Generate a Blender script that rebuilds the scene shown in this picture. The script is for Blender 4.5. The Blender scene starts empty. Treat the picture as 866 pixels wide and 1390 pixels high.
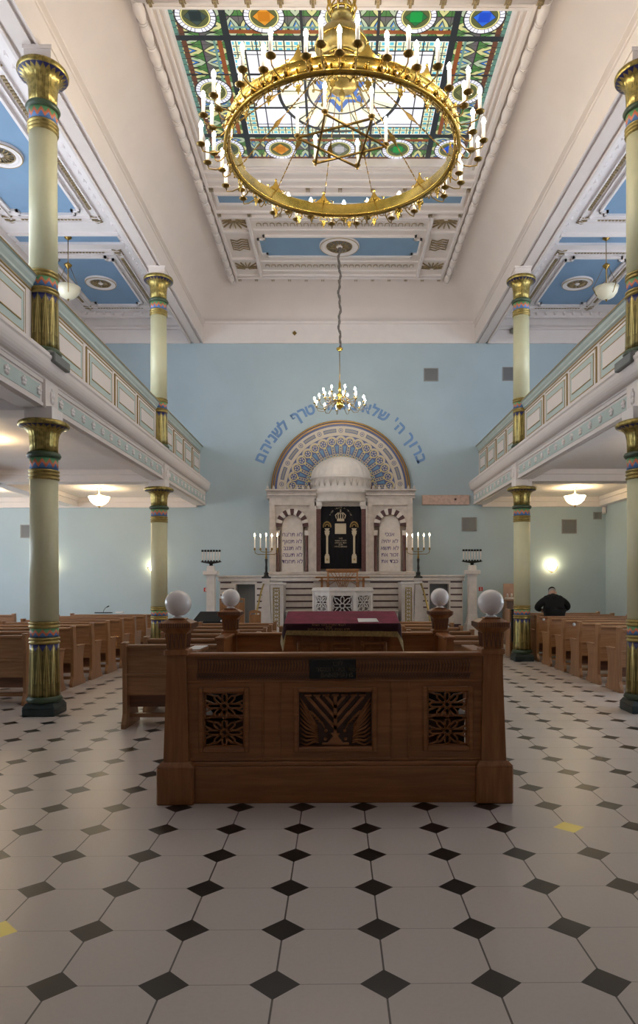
import bpy, math, random
from mathutils import Vector, Matrix
random.seed(7)
PI = math.pi
SC = bpy.context.scene
COL = SC.collection
AX = 0.09            # centre line of the hall

# ------------------------------------------------------------------ node expressions
class NT:
    t = None
def _sock(v, inp):
    if isinstance(v, E): NT.t.links.new(v.s, inp)
    else: inp.default_value = v
def M_(op, *a, clamp=False):
    n = NT.t.nodes.new('ShaderNodeMath'); n.operation = op; n.use_clamp = clamp
    for i, v in enumerate(a): _sock(v, n.inputs[i])
    return E(n.outputs[0])
class E:
    def __init__(s, sock): s.s = sock
    def __add__(a, b): return M_('ADD', a, b)
    __radd__ = __add__
    def __sub__(a, b): return M_('SUBTRACT', a, b)
    def __rsub__(a, b): return M_('SUBTRACT', b, a)
    def __mul__(a, b): return M_('MULTIPLY', a, b)
    __rmul__ = __mul__
    def __truediv__(a, b): return M_('DIVIDE', a, b)
    def __lt__(a, b): return M_('LESS_THAN', a, b)
    def __gt__(a, b): return M_('GREATER_THAN', a, b)
def ab(a): return M_('ABSOLUTE', a)
def mx(a, b): return M_('MAXIMUM', a, b)
def mn(a, b): return M_('MINIMUM', a, b)
def sq(a): return M_('SQRT', a)
def flr(a): return M_('FLOOR', a)
def fmod(a, b): return M_('FLOORED_MODULO', a, b)
def pp(a, s): return M_('PINGPONG', a, s)
def at2(a, b): return M_('ARCTAN2', a, b)
def cosn(a): return M_('COSINE', a)
def mixc(f, a, b):
    n = NT.t.nodes.new('ShaderNodeMix'); n.data_type = 'RGBA'
    _f = n.inputs[0]
    if isinstance(f, E): NT.t.links.new(f.s, _f)
    else: _f.default_value = f
    for v, i in ((a, 6), (b, 7)):
        if isinstance(v, E): NT.t.links.new(v.s, n.inputs[i])
        else: n.inputs[i].default_value = (*v, 1)
    return E(n.outputs[2])
def coords(kind='Object'):
    tc = NT.t.nodes.new('ShaderNodeTexCoord'); sp = NT.t.nodes.new('ShaderNodeSeparateXYZ')
    NT.t.links.new(tc.outputs[kind], sp.inputs[0])
    return tc.outputs[kind], E(sp.outputs[0]), E(sp.outputs[1]), E(sp.outputs[2])
def noise(vec, scale, detail=3, rough=.5, stretch=None, dist=0):
    if stretch:
        mp = NT.t.nodes.new('ShaderNodeMapping'); mp.inputs['Scale'].default_value = stretch
        NT.t.links.new(vec, mp.inputs[0]); vec = mp.outputs[0]
    n = NT.t.nodes.new('ShaderNodeTexNoise'); n.inputs['Scale'].default_value = scale
    n.inputs['Detail'].default_value = detail; n.inputs['Roughness'].default_value = rough
    n.inputs['Distortion'].default_value = dist
    NT.t.links.new(vec, n.inputs[0]); return E(n.outputs[0])
def ss(x, lo, hi):
    n = NT.t.nodes.new('ShaderNodeMapRange'); n.interpolation_type = 'SMOOTHSTEP'
    _sock(x, n.inputs[0]); n.inputs[1].default_value = lo; n.inputs[2].default_value = hi
    return E(n.outputs[0])
def lin(c): return tuple((v/12.92 if v <= .04045 else ((v+.055)/1.055)**2.4) for v in c)
def rgb(r, g, b): return lin((r/255, g/255, b/255))

MATS = {}
def newmat(name):
    m = bpy.data.materials.new(name); m.use_nodes = True
    NT.t = m.node_tree
    b = m.node_tree.nodes['Principled BSDF']
    MATS[name] = m
    return m, b
def simple(name, col, rough=.5, metal=0, var=0, vscale=4, emis=None, estr=0, bump=0, bscale=40, coat=0, stretch=None, trans=0):
    m, b = newmat(name)
    b.inputs['Base Color'].default_value = (*col, 1); b.inputs['Roughness'].default_value = rough
    b.inputs['Metallic'].default_value = metal; b.inputs['Coat Weight'].default_value = coat
    b.inputs['Coat Roughness'].default_value = .15
    if trans: b.inputs['Transmission Weight'].default_value = trans
    if var:
        v, x, y, z = coords()
        n = noise(v, vscale, 4, .6, stretch)
        c = mixc(ss(n, .3, .7), tuple(k*(1-var) for k in col), tuple(min(1, k*(1+var)) for k in col))
        NT.t.links.new(c.s, b.inputs['Base Color'])
    if bump:
        v = coords()[0]; n = noise(v, bscale, 3, .6, stretch)
        bn = NT.t.nodes.new('ShaderNodeBump'); bn.inputs['Strength'].default_value = bump; bn.inputs['Distance'].default_value = .01
        NT.t.links.new(n.s, bn.inputs['Height']); NT.t.links.new(bn.outputs[0], b.inputs['Normal'])
    if emis:
        b.inputs['Emission Color'].default_value = (*emis, 1); b.inputs['Emission Strength'].default_value = estr
    return m

PLASTER = simple('plaster', (.70, .635, .61), .7, var=.02, vscale=1.5)
PLASTER_W = simple('plaster_white', (.76, .71, .70), .65, var=.02)
WALLBLUE = simple('wall_blue', (.40, .505, .57), .75, var=.05, vscale=.5)
COFFER = simple('coffer_blue', (.19, .31, .46), .7, var=.04, vscale=1)
TURQ = simple('turquoise_paint', (.43, .51, .49), .6, var=.04)
GILT = simple('gilt_relief', (.30, .225, .12), .55, .3, var=.35, vscale=30)
GOLDLINE = simple('gold_line', (.36, .25, .09), .45, .5)
BRASS = simple('brass', (.62, .43, .10), .24, 1, var=.15, vscale=9)
BRASSDK = simple('brass_dark', (.26, .17, .05), .35, 1, var=.2, vscale=9)
BRASSOLD = simple('bronze_gold', (.34, .26, .09), .34, .75, var=.22, vscale=14)
GREENDK = simple('green_dark', (.045, .075, .04), .4, var=.2)
BLOCKDK = simple('base_block', (.02, .035, .035), .45, var=.2)
STONEGREY = simple('base_grey', (.16, .17, .17), .6, var=.1)
CREAM = simple('shaft_cream', (.60, .58, .38), .38, var=.03, vscale=3)
NAVY = simple('navy', (.02, .02, .10), .5)
MARBLE = simple('marble_white', (.55, .50, .475), .35, var=.12, vscale=6)
MARBLE_L = simple('marble_light', (.66, .62, .60), .35, var=.06, vscale=8)
PINKMARB = simple('marble_pink', (.56, .40, .34), .4, var=.15, vscale=12)
GRANITE = simple('granite_red', (.12, .055, .055), .3, var=.6, vscale=60)
STRIPE = simple('stripe_marble', (.075, .035, .04), .35, var=.2)
VELVETBLK = simple('velvet_black', (.004, .004, .008), .95)
VELVET = simple('velvet_maroon', (.20, .012, .045), .85, var=.2, vscale=8)
VELVETSHADE = simple('velvet_shaded', (.03, .004, .009), .9)  # shaded copy of the maroon velvet for the hanging sides
FRINGE = simple('gold_fringe', (.33, .22, .07), .7, var=.3, vscale=60)
SILVER = simple('embroidery', (.55, .48, .36), .6, .2)
OPAL = simple('opal_glass', (.90, .86, .85), .18, coat=.5)
PLATE = simple('plaque_black', (.006, .006, .006), .25)
BLUETXT = simple('letter_blue', (.15, .27, .50), .7)
PURPTXT = simple('letter_purple', (.14, .11, .25), .7)
GREYMET = simple('vent_grey', (.24, .24, .24), .5)
BLACKMET = simple('black_iron', (.015, .017, .018), .4, .4)
WAX = simple('candle_wax', (.85, .82, .76), .45, emis=(1, .85, .65), estr=.12)  # wax glows faintly by itself, standing in for light from flame and bulb
FLAME = simple('flame', (1, .8, .5), .5, emis=(1, .66, .32), estr=60)
BULB = simple('bulb_glow', (1, .9, .7), .5, emis=(1, .87, .66), estr=75)
BOWLLIT = simple('lamp_bowl_lit', (.9, .85, .7), .3, emis=(1, .76, .42), estr=7)
BOWL = simple('lamp_bowl', (.62, .58, .44), .3, coat=.3)
ADDEDPANE = simple('window_pane', (.8, .85, .9), .4, emis=(.80, .90, 1.0), estr=3.6)  # glow of the unseen side windows added to light the hall
PAPER = simple('paper', (.75, .75, .74), .8)
BLACKCLOTH = simple('cloth_black', (.006, .006, .007), .9)
SKIN = simple('skin', (.55, .33, .25), .6)
HAIR = simple('hair_grey', (.35, .33, .31), .8)
REDSIGN = simple('sign_red', (.50, .02, .02), .5)
GLASSGREY = simple('grey_glass', (.20, .21, .22), .2)
BAG = simple('bag_grey', (.30, .30, .29), .5, var=.3, vscale=30)
LEAD = simple('lead_came', (.02, .022, .025), .5)

def wood(name, c1, c2, rough, axis, scale=3.0):
    m, b = newmat(name)
    v, x, y, z = coords()
    st = {'x': (.12, 1, 1.6), 'z': (1.6, 1, .12), 'y': (1, .12, 1)}[axis]
    n = noise(v, scale*6, 6, .62, st, .4); n2 = noise(v, 1.2, 2, .5)
    c = mixc(ss(n, .32, .72), c1, c2); c = mixc(ss(n2, .3, .8)*.3, c, tuple(k*.75 for k in c1))
    NT.t.links.new(c.s, b.inputs['Base Color'])
    b.inputs['Roughness'].default_value = rough
    b.inputs['Coat Weight'].default_value = .25; b.inputs['Coat Roughness'].default_value = .2
    bn = NT.t.nodes.new('ShaderNodeBump'); bn.inputs['Strength'].default_value = .08; bn.inputs['Distance'].default_value = .004
    NT.t.links.new(n.s, bn.inputs['Height']); NT.t.links.new(bn.outputs[0], b.inputs['Normal'])
    return m
OAK = wood('oak_bimah', (.25, .086, .020), (.38, .145, .040), .38, 'x')
OAKV = wood('oak_bimah_upright', (.25, .086, .020), (.38, .145, .040), .38, 'z')
OAKSHADE = wood('oak_shaded', (.055, .020, .009), (.085, .03, .013), .6, 'x')  # oak darkened to put recess shade into the colour
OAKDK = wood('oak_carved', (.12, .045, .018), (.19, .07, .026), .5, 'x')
PEWX = wood('oak_pew', (.27, .125, .05), (.39, .20, .09), .36, 'x')
PEWZ = wood('oak_pew_end', (.27, .125, .05), (.39, .20, .09), .36, 'z')

def m_floor():
    m, b = newmat('floor_tiles')
    v, x, y, z = coords('Object')
    t = .444
    # grid origin and turn measured from the floor
    u = (x + .2528)/t; w = (y - 3.2238)/t
    fx = ab(u - flr(u + .5)); fy = ab(w - flr(w + .5))
    dia = (fx + fy) < .232
    jx = fx < .0095; jy = fy < .006
    idx = flr(u + .5); idy = flr(w + .5)
    rnd = M_('FRACT', M_('SINE', idx*12.9898 + idy*78.233)*43758.5)
    tr = M_('FRACT', M_('SINE', flr(u)*31.7 + flr(w)*17.13)*4375.5)
    n = noise(v, 45, 2, .6); n2 = noise(v, 1.1, 3, .5)
    tile = mixc(ss(n, .3, .9)*.30, (.56, .50, .465), (.44, .385, .35))
    tile = mixc(tr*.25, tile, (.60, .54, .50))
    tile = mixc(n2*.3, tile, (.48, .43, .40))
    c = mixc(jy*.55, tile, (.14, .11, .09)); c = mixc(jx*.9, c, (.05, .035, .03))
    dk = mixc(rnd*.5, (.010, .007, .006), (.030, .022, .019))
    g1 = (ab(idx - 4) < .5)*(ab(idy - 3) < .5); g2 = (ab(idx + 3) < .5)*(ab(idy - 0) < .5)
    gold = mx(g1, g2)
    dk = mixc(gold, dk, (.95, .78, .16))
    c = mixc(dia, c, dk)
    NT.t.links.new(c.s, b.inputs['Base Color'])
    r = noise(v, 5, 2)
    NT.t.links.new((r*.05 + .285).s, b.inputs['Roughness'])
    b.inputs['Specular IOR Level'].default_value = .45
    return m
FLOORM = m_floor()

def m_zigzag():
    m, b = newmat('zigzag_band')
    v, x, y, z = coords()
    a = (at2(y, x)/(2*PI) + .5)*12
    tri = pp(a, .5)*2                       # 0..1
    h = z/.14
    lo = tri*.50 + .08; 
    c = mixc(h > lo, (.10, .22, .48), (.62, .17, .08))
    c = mixc(h > (lo + .36), c, (.13, .34, .16))
    NT.t.links.new(c.s, b.inputs['Base Color']); b.inputs['Roughness'].default_value = .5
    return m
ZIG = m_zigzag()

def m_reed(H=.66):
    m, b = newmat('reeded_leaves')
    v, x, y, z = coords()
    a = (at2(y, x)/(2*PI) + .5)*12
    tri = pp(a, .5)*2
    h = z/H
    tip = 1 - tri*.14
    leaf = h < tip
    # crossing pointed outlines
    l1 = ab(tri - (1 - h)*.9) < .09
    l2 = tri < .10
    ln = mx(l1*(h > .25), l2)
    n = noise(v, 14, 3)
    body = mixc(ss(n, .3, .7), (.17, .135, .045), (.27, .21, .075))
    c = mixc(ln, body, (.50, .42, .16))
    l3 = (tri > .86)
    c = mixc(l3*(h < .8), c, (.09, .08, .03))
    c = mixc(leaf, (.015, .02, .12), c)
    NT.t.links.new(c.s, b.inputs['Base Color'])
    b.inputs['Roughness'].default_value = .36; NT.t.links.new((leaf*.7).s, b.inputs['Metallic'])
    return m
REED = m_reed()

def m_capital():
    m, b = newmat('lotus_capital')
    v, x, y, z = coords()
    a = (at2(y, x)/(2*PI) + .5)*24
    tri = pp(a, .5)*2
    n = noise(v, 22, 4)
    body = mixc(ss(n, .35, .65), (.20, .16, .05), (.42, .32, .10))
    # navy points in the hollow under the lip
    r = sq(x*x + y*y)
    tipm = (r > (tri*.055 + .225))*(z < .299)*(z > .2)
    c = mixc(tipm, body, (.012, .012, .07))
    c = mixc((ab(tri - .5) < .12)*(z < .24)*.6, c, (.55, .44, .16))
    NT.t.links.new(c.s, b.inputs['Base Color'])
    b.inputs['Roughness'].default_value = .33; NT.t.links.new((.8 - tipm*.8).s, b.inputs['Metallic'])
    return m
CAPM = m_capital()

def m_glass():
    m, b = newmat('stained_glass')
    v, x, y, z = coords()                    # origin at the middle of the skylight
    HX, HY = 2.46, 1.90; BX, BY = 1.68, 1.12
    ax = ab(x); ay = ab(y)
    def tri_(q, p): return pp(q, p/2)*(2/p)
    # band field: petals repeat along the band
    inb = mx(ax > BX, ay > BY)
    side = (ax > BX)
    s_ = y*side + x*(1 - side)              # along
    t_ = (ax - (HX+BX)/2)*side + (ay - (HY+BY)/2)*(1 - side)   # across
    cell = .235
    p = (fmod(s_ + .05, cell) - cell/2)/cell            # -0.5 .. 0.5 along the band
    q = fmod(t_ + .39, .39)/.39                         # 0 .. 1 across, two rows
    ap = ab(p)
    bud = M_('SINE', q*PI)*.46
    alt = fmod(flr((s_ + .05)/cell), 2.0)
    cream = mixc(alt, (.42, .42, .20), (.30, .36, .26))
    base = mixc(q, (.04, .14, .03), (.09, .07, .09))
    col = mixc(ap < bud, base, cream)
    fl = ap*2.4 + ab(q - .55)*1.7
    col = mixc(fl < .48, col, (.02, .13, .42))
    col = mixc((fl < .48)*(q > .55)*(p > 0), col, (.16, .30, .34))
    col = mixc(fl < .20, col, (.46, .36, .08))
    sidep = ab(ap - .34) + ab(q - .32)*.5 < .085
    col = mixc(sidep, col, (.08, .24, .05))
    lead = mx(mx(ab(ap - bud) < .035, ab(fl - .48) < .07), mx(q < .04, ap > .485))
    col = mixc(lead, col, (.012, .014, .014))
    # coloured edge strips
    e1 = mn(HX - ax, HY - ay)
    ed = e1 < .08; ed2 = (e1 < .17)*(e1 > .095)
    tick = fmod(s_, .12) < .012
    col = mixc(ed, col, (.06, .15, .13)); col = mixc(ed2, col, (.09, .035, .02))
    e3 = mn(ab(ax - BX - .12) + (ay > BY)*9 , ab(ay - BY - .12) + (ax > BX)*9)
    col = mixc((e3 < .035), col, (.17, .05, .015))
    e4 = mn(ab(ax - BX - .20) + (ay > BY)*9, ab(ay - BY - .20) + (ax > BX)*9)
    col = mixc((e4 < .018), col, (.09, .19, .17))
    col = mixc(mx(ed, ed2)*tick, col, (.012, .014, .014))
    # roundels
    def ring(cx, cy, r, inner, gemc, gem2, col):
        dx = ab(ax - cx) if cx > 0 else ax
        dy = ab(ay - cy) if cy > 0 else ay
        rr = sq(dx*dx + dy*dy)
        an = at2(dy, dx)
        seg = fmod(an, PI/14) < .035
        col = mixc(rr < r + .02, col, (.012, .014, .014))
        wht = mixc(seg, (.60, .62, .75), (.03, .03, .035))
        col = mixc(rr < r, col, wht)
        col = mixc(rr < r*.77, col, (.02, .02, .02)); col = mixc(rr < r*.74, col, (.55, .52, .22))
        col = mixc(rr < r*.68, col, inner)
        dd = dx + dy
        col = mixc(dd < r*.60, col, (.012, .012, .012)); col = mixc(dd < r*.56, col, gem2)
        col = mixc(mx(dx, dy) < r*.30, col, gemc)
        return col
    xl = x < 0
    g0 = mixc(xl, (.01, .05, .40), (.012, .02, .022)); g0b = mixc(xl, (.02, .10, .50), (.03, .05, .05))
    g1 = mixc(xl, (.005, .20, .04), (.34, .12, .005)); g1b = mixc(xl, (.01, .10, .03), (.45, .20, .02))
    olive = (.07, .08, .03)
    col = ring(2.07, 1.51, .285, olive, g0, g0b, col)
    col = ring(1.09, 1.51, .285, olive, g1, g1b, col)
    col = ring(0, 1.51, .285, olive, (.30, .30, .32), (.16, .17, .18), col)
    col = ring(2.07, 0, .285, olive, (.09, .09, .05), (.13, .14, .05), col)
    # middle field
    dx, dy = x, y
    rr = sq(dx*dx + dy*dy); an = at2(dy, dx)
    n = noise(v, 6, 2)
    wh = mixc(n, (.60, .62, .74), (.80, .81, .86))
    mid = wh
    petals = ab(cosn(an*8)) > .72
    mid = mixc((rr < 1.0)*(rr > .52)*petals, mid, (.80, .78, .55))
    em = mn(BX - ax, BY - ay)
    strip = (em < .24)*(em > .06)
    st = mixc((tri_(x, .12) > .5)*(tri_(y, .12) > .5), (.62, .64, .42), (.08, .38, .52))
    st = mixc(mx(tri_(x, .12) < .14, tri_(y, .12) < .14), st, (.05, .08, .08))
    mid = mixc(strip, mid, st)
    mid = mixc(ab(em - .24) < .014, mid, (.02, .02, .02))
    # star in the middle
    q1 = mx(ab(y), ab(x)*.866 + ab(y)*.5)
    k = cosn((fmod(an + PI/6, PI/3) - PI/6))*rr
    st6 = mn(mx(y*-1, ab(x)*.866 + y*.5), mx(y, ab(x)*.866 - y*.5))
    mid = mixc(rr < .52, mid, (.62, .60, .48))
    mid = mixc(st6 < .25, mid, (.03, .10, .34)); mid = mixc(st6 < .17, mid, (.55, .45, .15)); mid = mixc(st6 < .12, mid, (.05, .14, .38))
    mid = mixc(rr < .12, mid, (.45, .30, .10))
    ln = mx(ab(rr - 1.0) < .028, ab(rr - .53) < .018)
    rays = (fmod(an, PI/8) < .03)*(rr > .53)*(rr < 1.0)
    gr = mx(ab(fmod(x + .21, .42) - .21) < .010, ab(fmod(y + .2, .40) - .2) < .010)*(rr > 1.0)
    ln = mx(ln, mx(rays, gr))
    mid = mixc(ln, mid, (.02, .022, .025))
    col = mixc(inb, mid, col)
    bars = mx(ab(ax - BX) < .05, ab(ay - BY) < .05)
    bars = mx(bars, mx((ab(ax - .56) < .022), ab(ay - .38) < .018)*(1 - (rr < .53)))
    col = mixc(bars, col, (.015, .018, .022))
    NT.t.links.new(col.s, b.inputs['Base Color']); b.inputs['Roughness'].default_value = .3
    NT.t.links.new(col.s, b.inputs['Emission Color']); b.inputs['Emission Strength'].default_value = .42
    return m
GLASSM = m_glass()

# ------------------------------------------------------------------ mesh builder
class MB:
    def __init__(s): s.v = []; s.f = []; s.m = []; s.sm = []; s.mats = []; s.X = Matrix.Identity(4)
    def mi(s, mat):
        if mat is None: mat = s.mats[0] if s.mats else None
        if mat not in s.mats: s.mats.append(mat)
        return s.mats.index(mat)
    def add(s, vs, fs, mat=None, smooth=False):
        o = len(s.v); s.v += [tuple(s.X @ Vector(p)) for p in vs]; k = s.mi(mat) if (mat is not None or s.mats) else 0
        for f in fs: s.f.append([o+i for i in f]); s.m.append(k); s.sm.append(smooth)
    def box(s, x0, x1, y0, y1, z0, z1, mat=None, bev=0):
        if x0 > x1: x0, x1 = x1, x0
        if y0 > y1: y0, y1 = y1, y0
        if z0 > z1: z0, z1 = z1, z0
        if bev:
            b = min(bev, (x1-x0)*.45, (y1-y0)*.45, (z1-z0)*.45)
            vs = []
            for sx in (0, 1):
                for sy in (0, 1):
                    for sz in (0, 1):
                        X = (x0, x1)[sx]; Y = (y0, y1)[sy]; Z = (z0, z1)[sz]
                        dx = b*(1-2*sx); dy = b*(1-2*sy); dz = b*(1-2*sz)
                        vs += [(X, Y+dy, Z+dz), (X+dx, Y, Z+dz), (X+dx, Y+dy, Z)]
            def id(sx, sy, sz, k): return ((sx*2+sy)*2+sz)*3+k
            fs = []
            for sx in (0, 1): fs.append([id(sx, 0, 0, 0), id(sx, 1, 0, 0), id(sx, 1, 1, 0), id(sx, 0, 1, 0)][::(-1 if sx == 0 else 1)])
            for sy in (0, 1): fs.append([id(0, sy, 0, 1), id(1, sy, 0, 1), id(1, sy, 1, 1), id(0, sy, 1, 1)][::(1 if sy == 0 else -1)])
            for sz in (0, 1): fs.append([id(0, 0, sz, 2), id(1, 0, sz, 2), id(1, 1, sz, 2), id(0, 1, sz, 2)][::(-1 if sz == 0 else 1)])
            for a in (0, 1):
                for c in (0, 1):
                    fs.append([id(a, c, 0, 0), id(a, c, 1, 0), id(a, c, 1, 1), id(a, c, 0, 1)])
                    fs.append([id(a, 0, c, 0), id(a, 1, c, 0), id(a, 1, c, 2), id(a, 0, c, 2)])
                    fs.append([id(0, a, c, 1), id(1, a, c, 1), id(1, a, c, 2), id(0, a, c, 2)])
            for sx in (0, 1):
                for sy in (0, 1):
                    for sz in (0, 1): fs.append([id(sx, sy, sz, 0), id(sx, sy, sz, 1), id(sx, sy, sz, 2)])
            s.add(vs, fs, mat); return
        s.add([(x0, y0, z0), (x1, y0, z0), (x1, y1, z0), (x0, y1, z0), (x0, y0, z1), (x1, y0, z1), (x1, y1, z1), (x0, y1, z1)],
              [(0, 3, 2, 1), (4, 5, 6, 7), (0, 1, 5, 4), (1, 2, 6, 5), (2, 3, 7, 6), (3, 0, 4, 7)], mat)
    def frustum(s, cx, cy, z0, z1, a0, a1, b0=None, b1=None, mat=None, n=4):
        """square or n-sided taper: half sizes a0->a1 (b for y)"""
        b0 = a0 if b0 is None else b0; b1 = a1 if b1 is None else b1
        s.add([(cx-a0, cy-b0, z0), (cx+a0, cy-b0, z0), (cx+a0, cy+b0, z0), (cx-a0, cy+b0, z0),
               (cx-a1, cy-b1, z1), (cx+a1, cy-b1, z1), (cx+a1, cy+b1, z1), (cx-a1, cy+b1, z1)],
              [(0, 3, 2, 1), (4, 5, 6, 7), (0, 1, 5, 4), (1, 2, 6, 5), (2, 3, 7, 6), (3, 0, 4, 7)], mat)
    def lathe(s, prof, n=24, cx=0, cy=0, mat=None, smooth=True, a0=0, a1=2*PI, mod=None, cap=True, sy=1):
        full = abs(a1-a0-2*PI) < 1e-6
        m = n if full else n+1; vs = []
        for (r, z) in prof:
            for i in range(m):
                a = a0+(a1-a0)*i/n; rr = r if mod is None else mod(r, z, a)
                vs.append((cx+rr*math.cos(a), cy+rr*math.sin(a)*sy, z))
        fs = []
        for j in range(len(prof)-1):
            for i in range(n):
                k = (i+1) % m
                fs.append((j*m+i, j*m+k, (j+1)*m+k, (j+1)*m+i))
        if cap and full:
            if prof[0][0] > 1e-4: fs.append(tuple(range(m))[::-1])
            if prof[-1][0] > 1e-4: fs.append(tuple((len(prof)-1)*m+i for i in range(m)))
        s.add(vs, fs, mat, smooth)
    def ball(s, c, r, mat=None, n=12, sz=1, m=None):
        m = m or max(4, n//2)
        s.lathe([(r*math.sin(PI*j/m), c[2]-r*sz*math.cos(PI*j/m)) for j in range(m+1)], n, c[0], c[1], mat, cap=False)
    def tube(s, pts, r, n=6, mat=None, closed=False, smooth=True, cap=True):
        P = [Vector(p) for p in pts]; N = len(P); vs = []; up = None
        for i in range(N):
            if closed: d = P[(i+1) % N]-P[i-1]
            else: d = P[min(i+1, N-1)]-P[max(i-1, 0)]
            if d.length < 1e-9: d = Vector((0, 0, 1))
            d.normalize()
            if up is None:
                up = Vector((0, 0, 1)) if abs(d.z) < .9 else Vector((1, 0, 0))
            u = up-d*up.dot(d)
            if u.length < 1e-4:
                u = Vector((0, 1, 0))-d*d.y
            u.normalize(); up = u; w = d.cross(u)
            rr = r[i] if isinstance(r, (list, tuple)) else r
            for k in range(n):
                a = 2*PI*(k+.5)/n
                vs.append(tuple(P[i]+u*(rr*math.cos(a))+w*(rr*math.sin(a))))
        fs = []
        for i in range(N if closed else N-1):
            j = (i+1) % N
            for k in range(n):
                l = (k+1) % n; fs.append((i*n+k, i*n+l, j*n+l, j*n+k))
        if cap and not closed:
            fs.append(tuple(range(n))[::-1]); fs.append(tuple((N-1)*n+k for k in range(n)))
        s.add(vs, fs, mat, smooth)
    def sweep(s, poly, path, mat=None, closed_path=False, caps=True, smooth=False):
        """poly: list of (d, z) in a fixed plane; path: list of functions/frames (origin, outdir)"""
        n = len(poly); vs = []
        for (o, d) in path:
            for (a, z) in poly: vs.append((o[0]+d[0]*a, o[1]+d[1]*a, o[2]+z))
        fs = []; N = len(path)
        for i in range(N if closed_path else N-1):
            j = (i+1) % N
            for k in range(n):
                l = (k+1) % n; fs.append((i*n+k, i*n+l, j*n+l, j*n+k))
        if caps and not closed_path:
            fs.append(tuple(range(n))[::-1]); fs.append(tuple((N-1)*n+k for k in range(n)))
        s.add(vs, fs, mat, smooth)
    def extr_y(s, poly, y0, y1, mat=None, smooth=False):   # poly in (x,z)
        n = len(poly)
        s.add([(x, y0, z) for x, z in poly]+[(x, y1, z) for x, z in poly],
              [tuple(range(n)), tuple(range(n, 2*n))[::-1]]+[(i, i+n, (i+1) % n+n, (i+1) % n) for i in range(n)], mat, smooth)
    def extr_x(s, poly, x0, x1, mat=None, smooth=False):   # poly in (y,z)
        n = len(poly)
        s.add([(x0, y, z) for y, z in poly]+[(x1, y, z) for y, z in poly],
              [tuple(range(n))[::-1], tuple(range(n, 2*n))]+[(i, (i+1) % n, (i+1) % n+n, i+n) for i in range(n)], mat, smooth)
    def extr_z(s, poly, z0, z1, mat=None, smooth=False):
        n = len(poly)
        s.add([(x, y, z0) for x, y in poly]+[(x, y, z1) for x, y in poly],
              [tuple(range(n))[::-1], tuple(range(n, 2*n))]+[(i, (i+1) % n, (i+1) % n+n, i+n) for i in range(n)], mat, smooth)
    def bar(s, p, q, w, d, mat=None, ax='y'):
        """flat bar between 2 points lying in the x-z plane (ax='y'), depth d along y"""
        P = Vector(p); Q = Vector(q); t = (Q-P)
        if t.length < 1e-6: return
        t.normalize(); nrm = {'y': Vector((0, 1, 0)), 'z': Vector((0, 0, 1)), 'x': Vector((1, 0, 0))}[ax]
        u = t.cross(nrm)
        if u.length < 1e-6: u = Vector((1, 0, 0))
        u.normalize(); w2 = nrm*(d/2); u = u*(w/2); e = t*(w*.25)
        a = [P-e-u-w2, P-e+u-w2, P-e+u+w2, P-e-u+w2, Q+e-u-w2, Q+e+u-w2, Q+e+u+w2, Q+e-u+w2]
        s.add([tuple(k) for k in a], [(0, 1, 2, 3), (7, 6, 5, 4), (0, 4, 5, 1), (1, 5, 6, 2), (2, 6, 7, 3), (3, 7, 4, 0)], mat)
    def torus(s, c, R, r, n=32, m=8, mat=None, a0=0, a1=2*PI, rz=None):
        vs = []; full = abs(a1-a0-2*PI) < 1e-6; N = n if full else n+1; rz = rz or r
        for i in range(N):
            a = a0+(a1-a0)*i/n
            for k in range(m):
                b = 2*PI*k/m; rr = R+r*math.cos(b)
                vs.append((c[0]+rr*math.cos(a), c[1]+rr*math.sin(a), c[2]+rz*math.sin(b)))
        fs = []
        for i in range(n):
            j = (i+1) % N
            for k in range(m):
                l = (k+1) % m; fs.append((i*m+k, j*m+k, j*m+l, i*m+l))
        s.add(vs, fs, mat, True)
    def build(s, name, mat=None, parent=None, loc=(0, 0, 0)):
        me = bpy.data.meshes.new(name); me.from_pydata(s.v, [], s.f)
        if s.mats == [] or s.mats == [None]: s.mats = [mat]
        else: s.mats = [mat if k is None else k for k in s.mats]
        for k in s.mats: me.materials.append(k)
        me.polygons.foreach_set('material_index', s.m); me.polygons.foreach_set('use_smooth', s.sm)
        import bmesh
        bm = bmesh.new(); bm.from_mesh(me); bmesh.ops.recalc_face_normals(bm, faces=bm.faces)
        bm.to_mesh(me); bm.free()
        me.update()
        o = bpy.data.objects.new(name, me); COL.objects.link(o); o.location = loc
        if parent is not None: o.parent = parent
        return o

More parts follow.
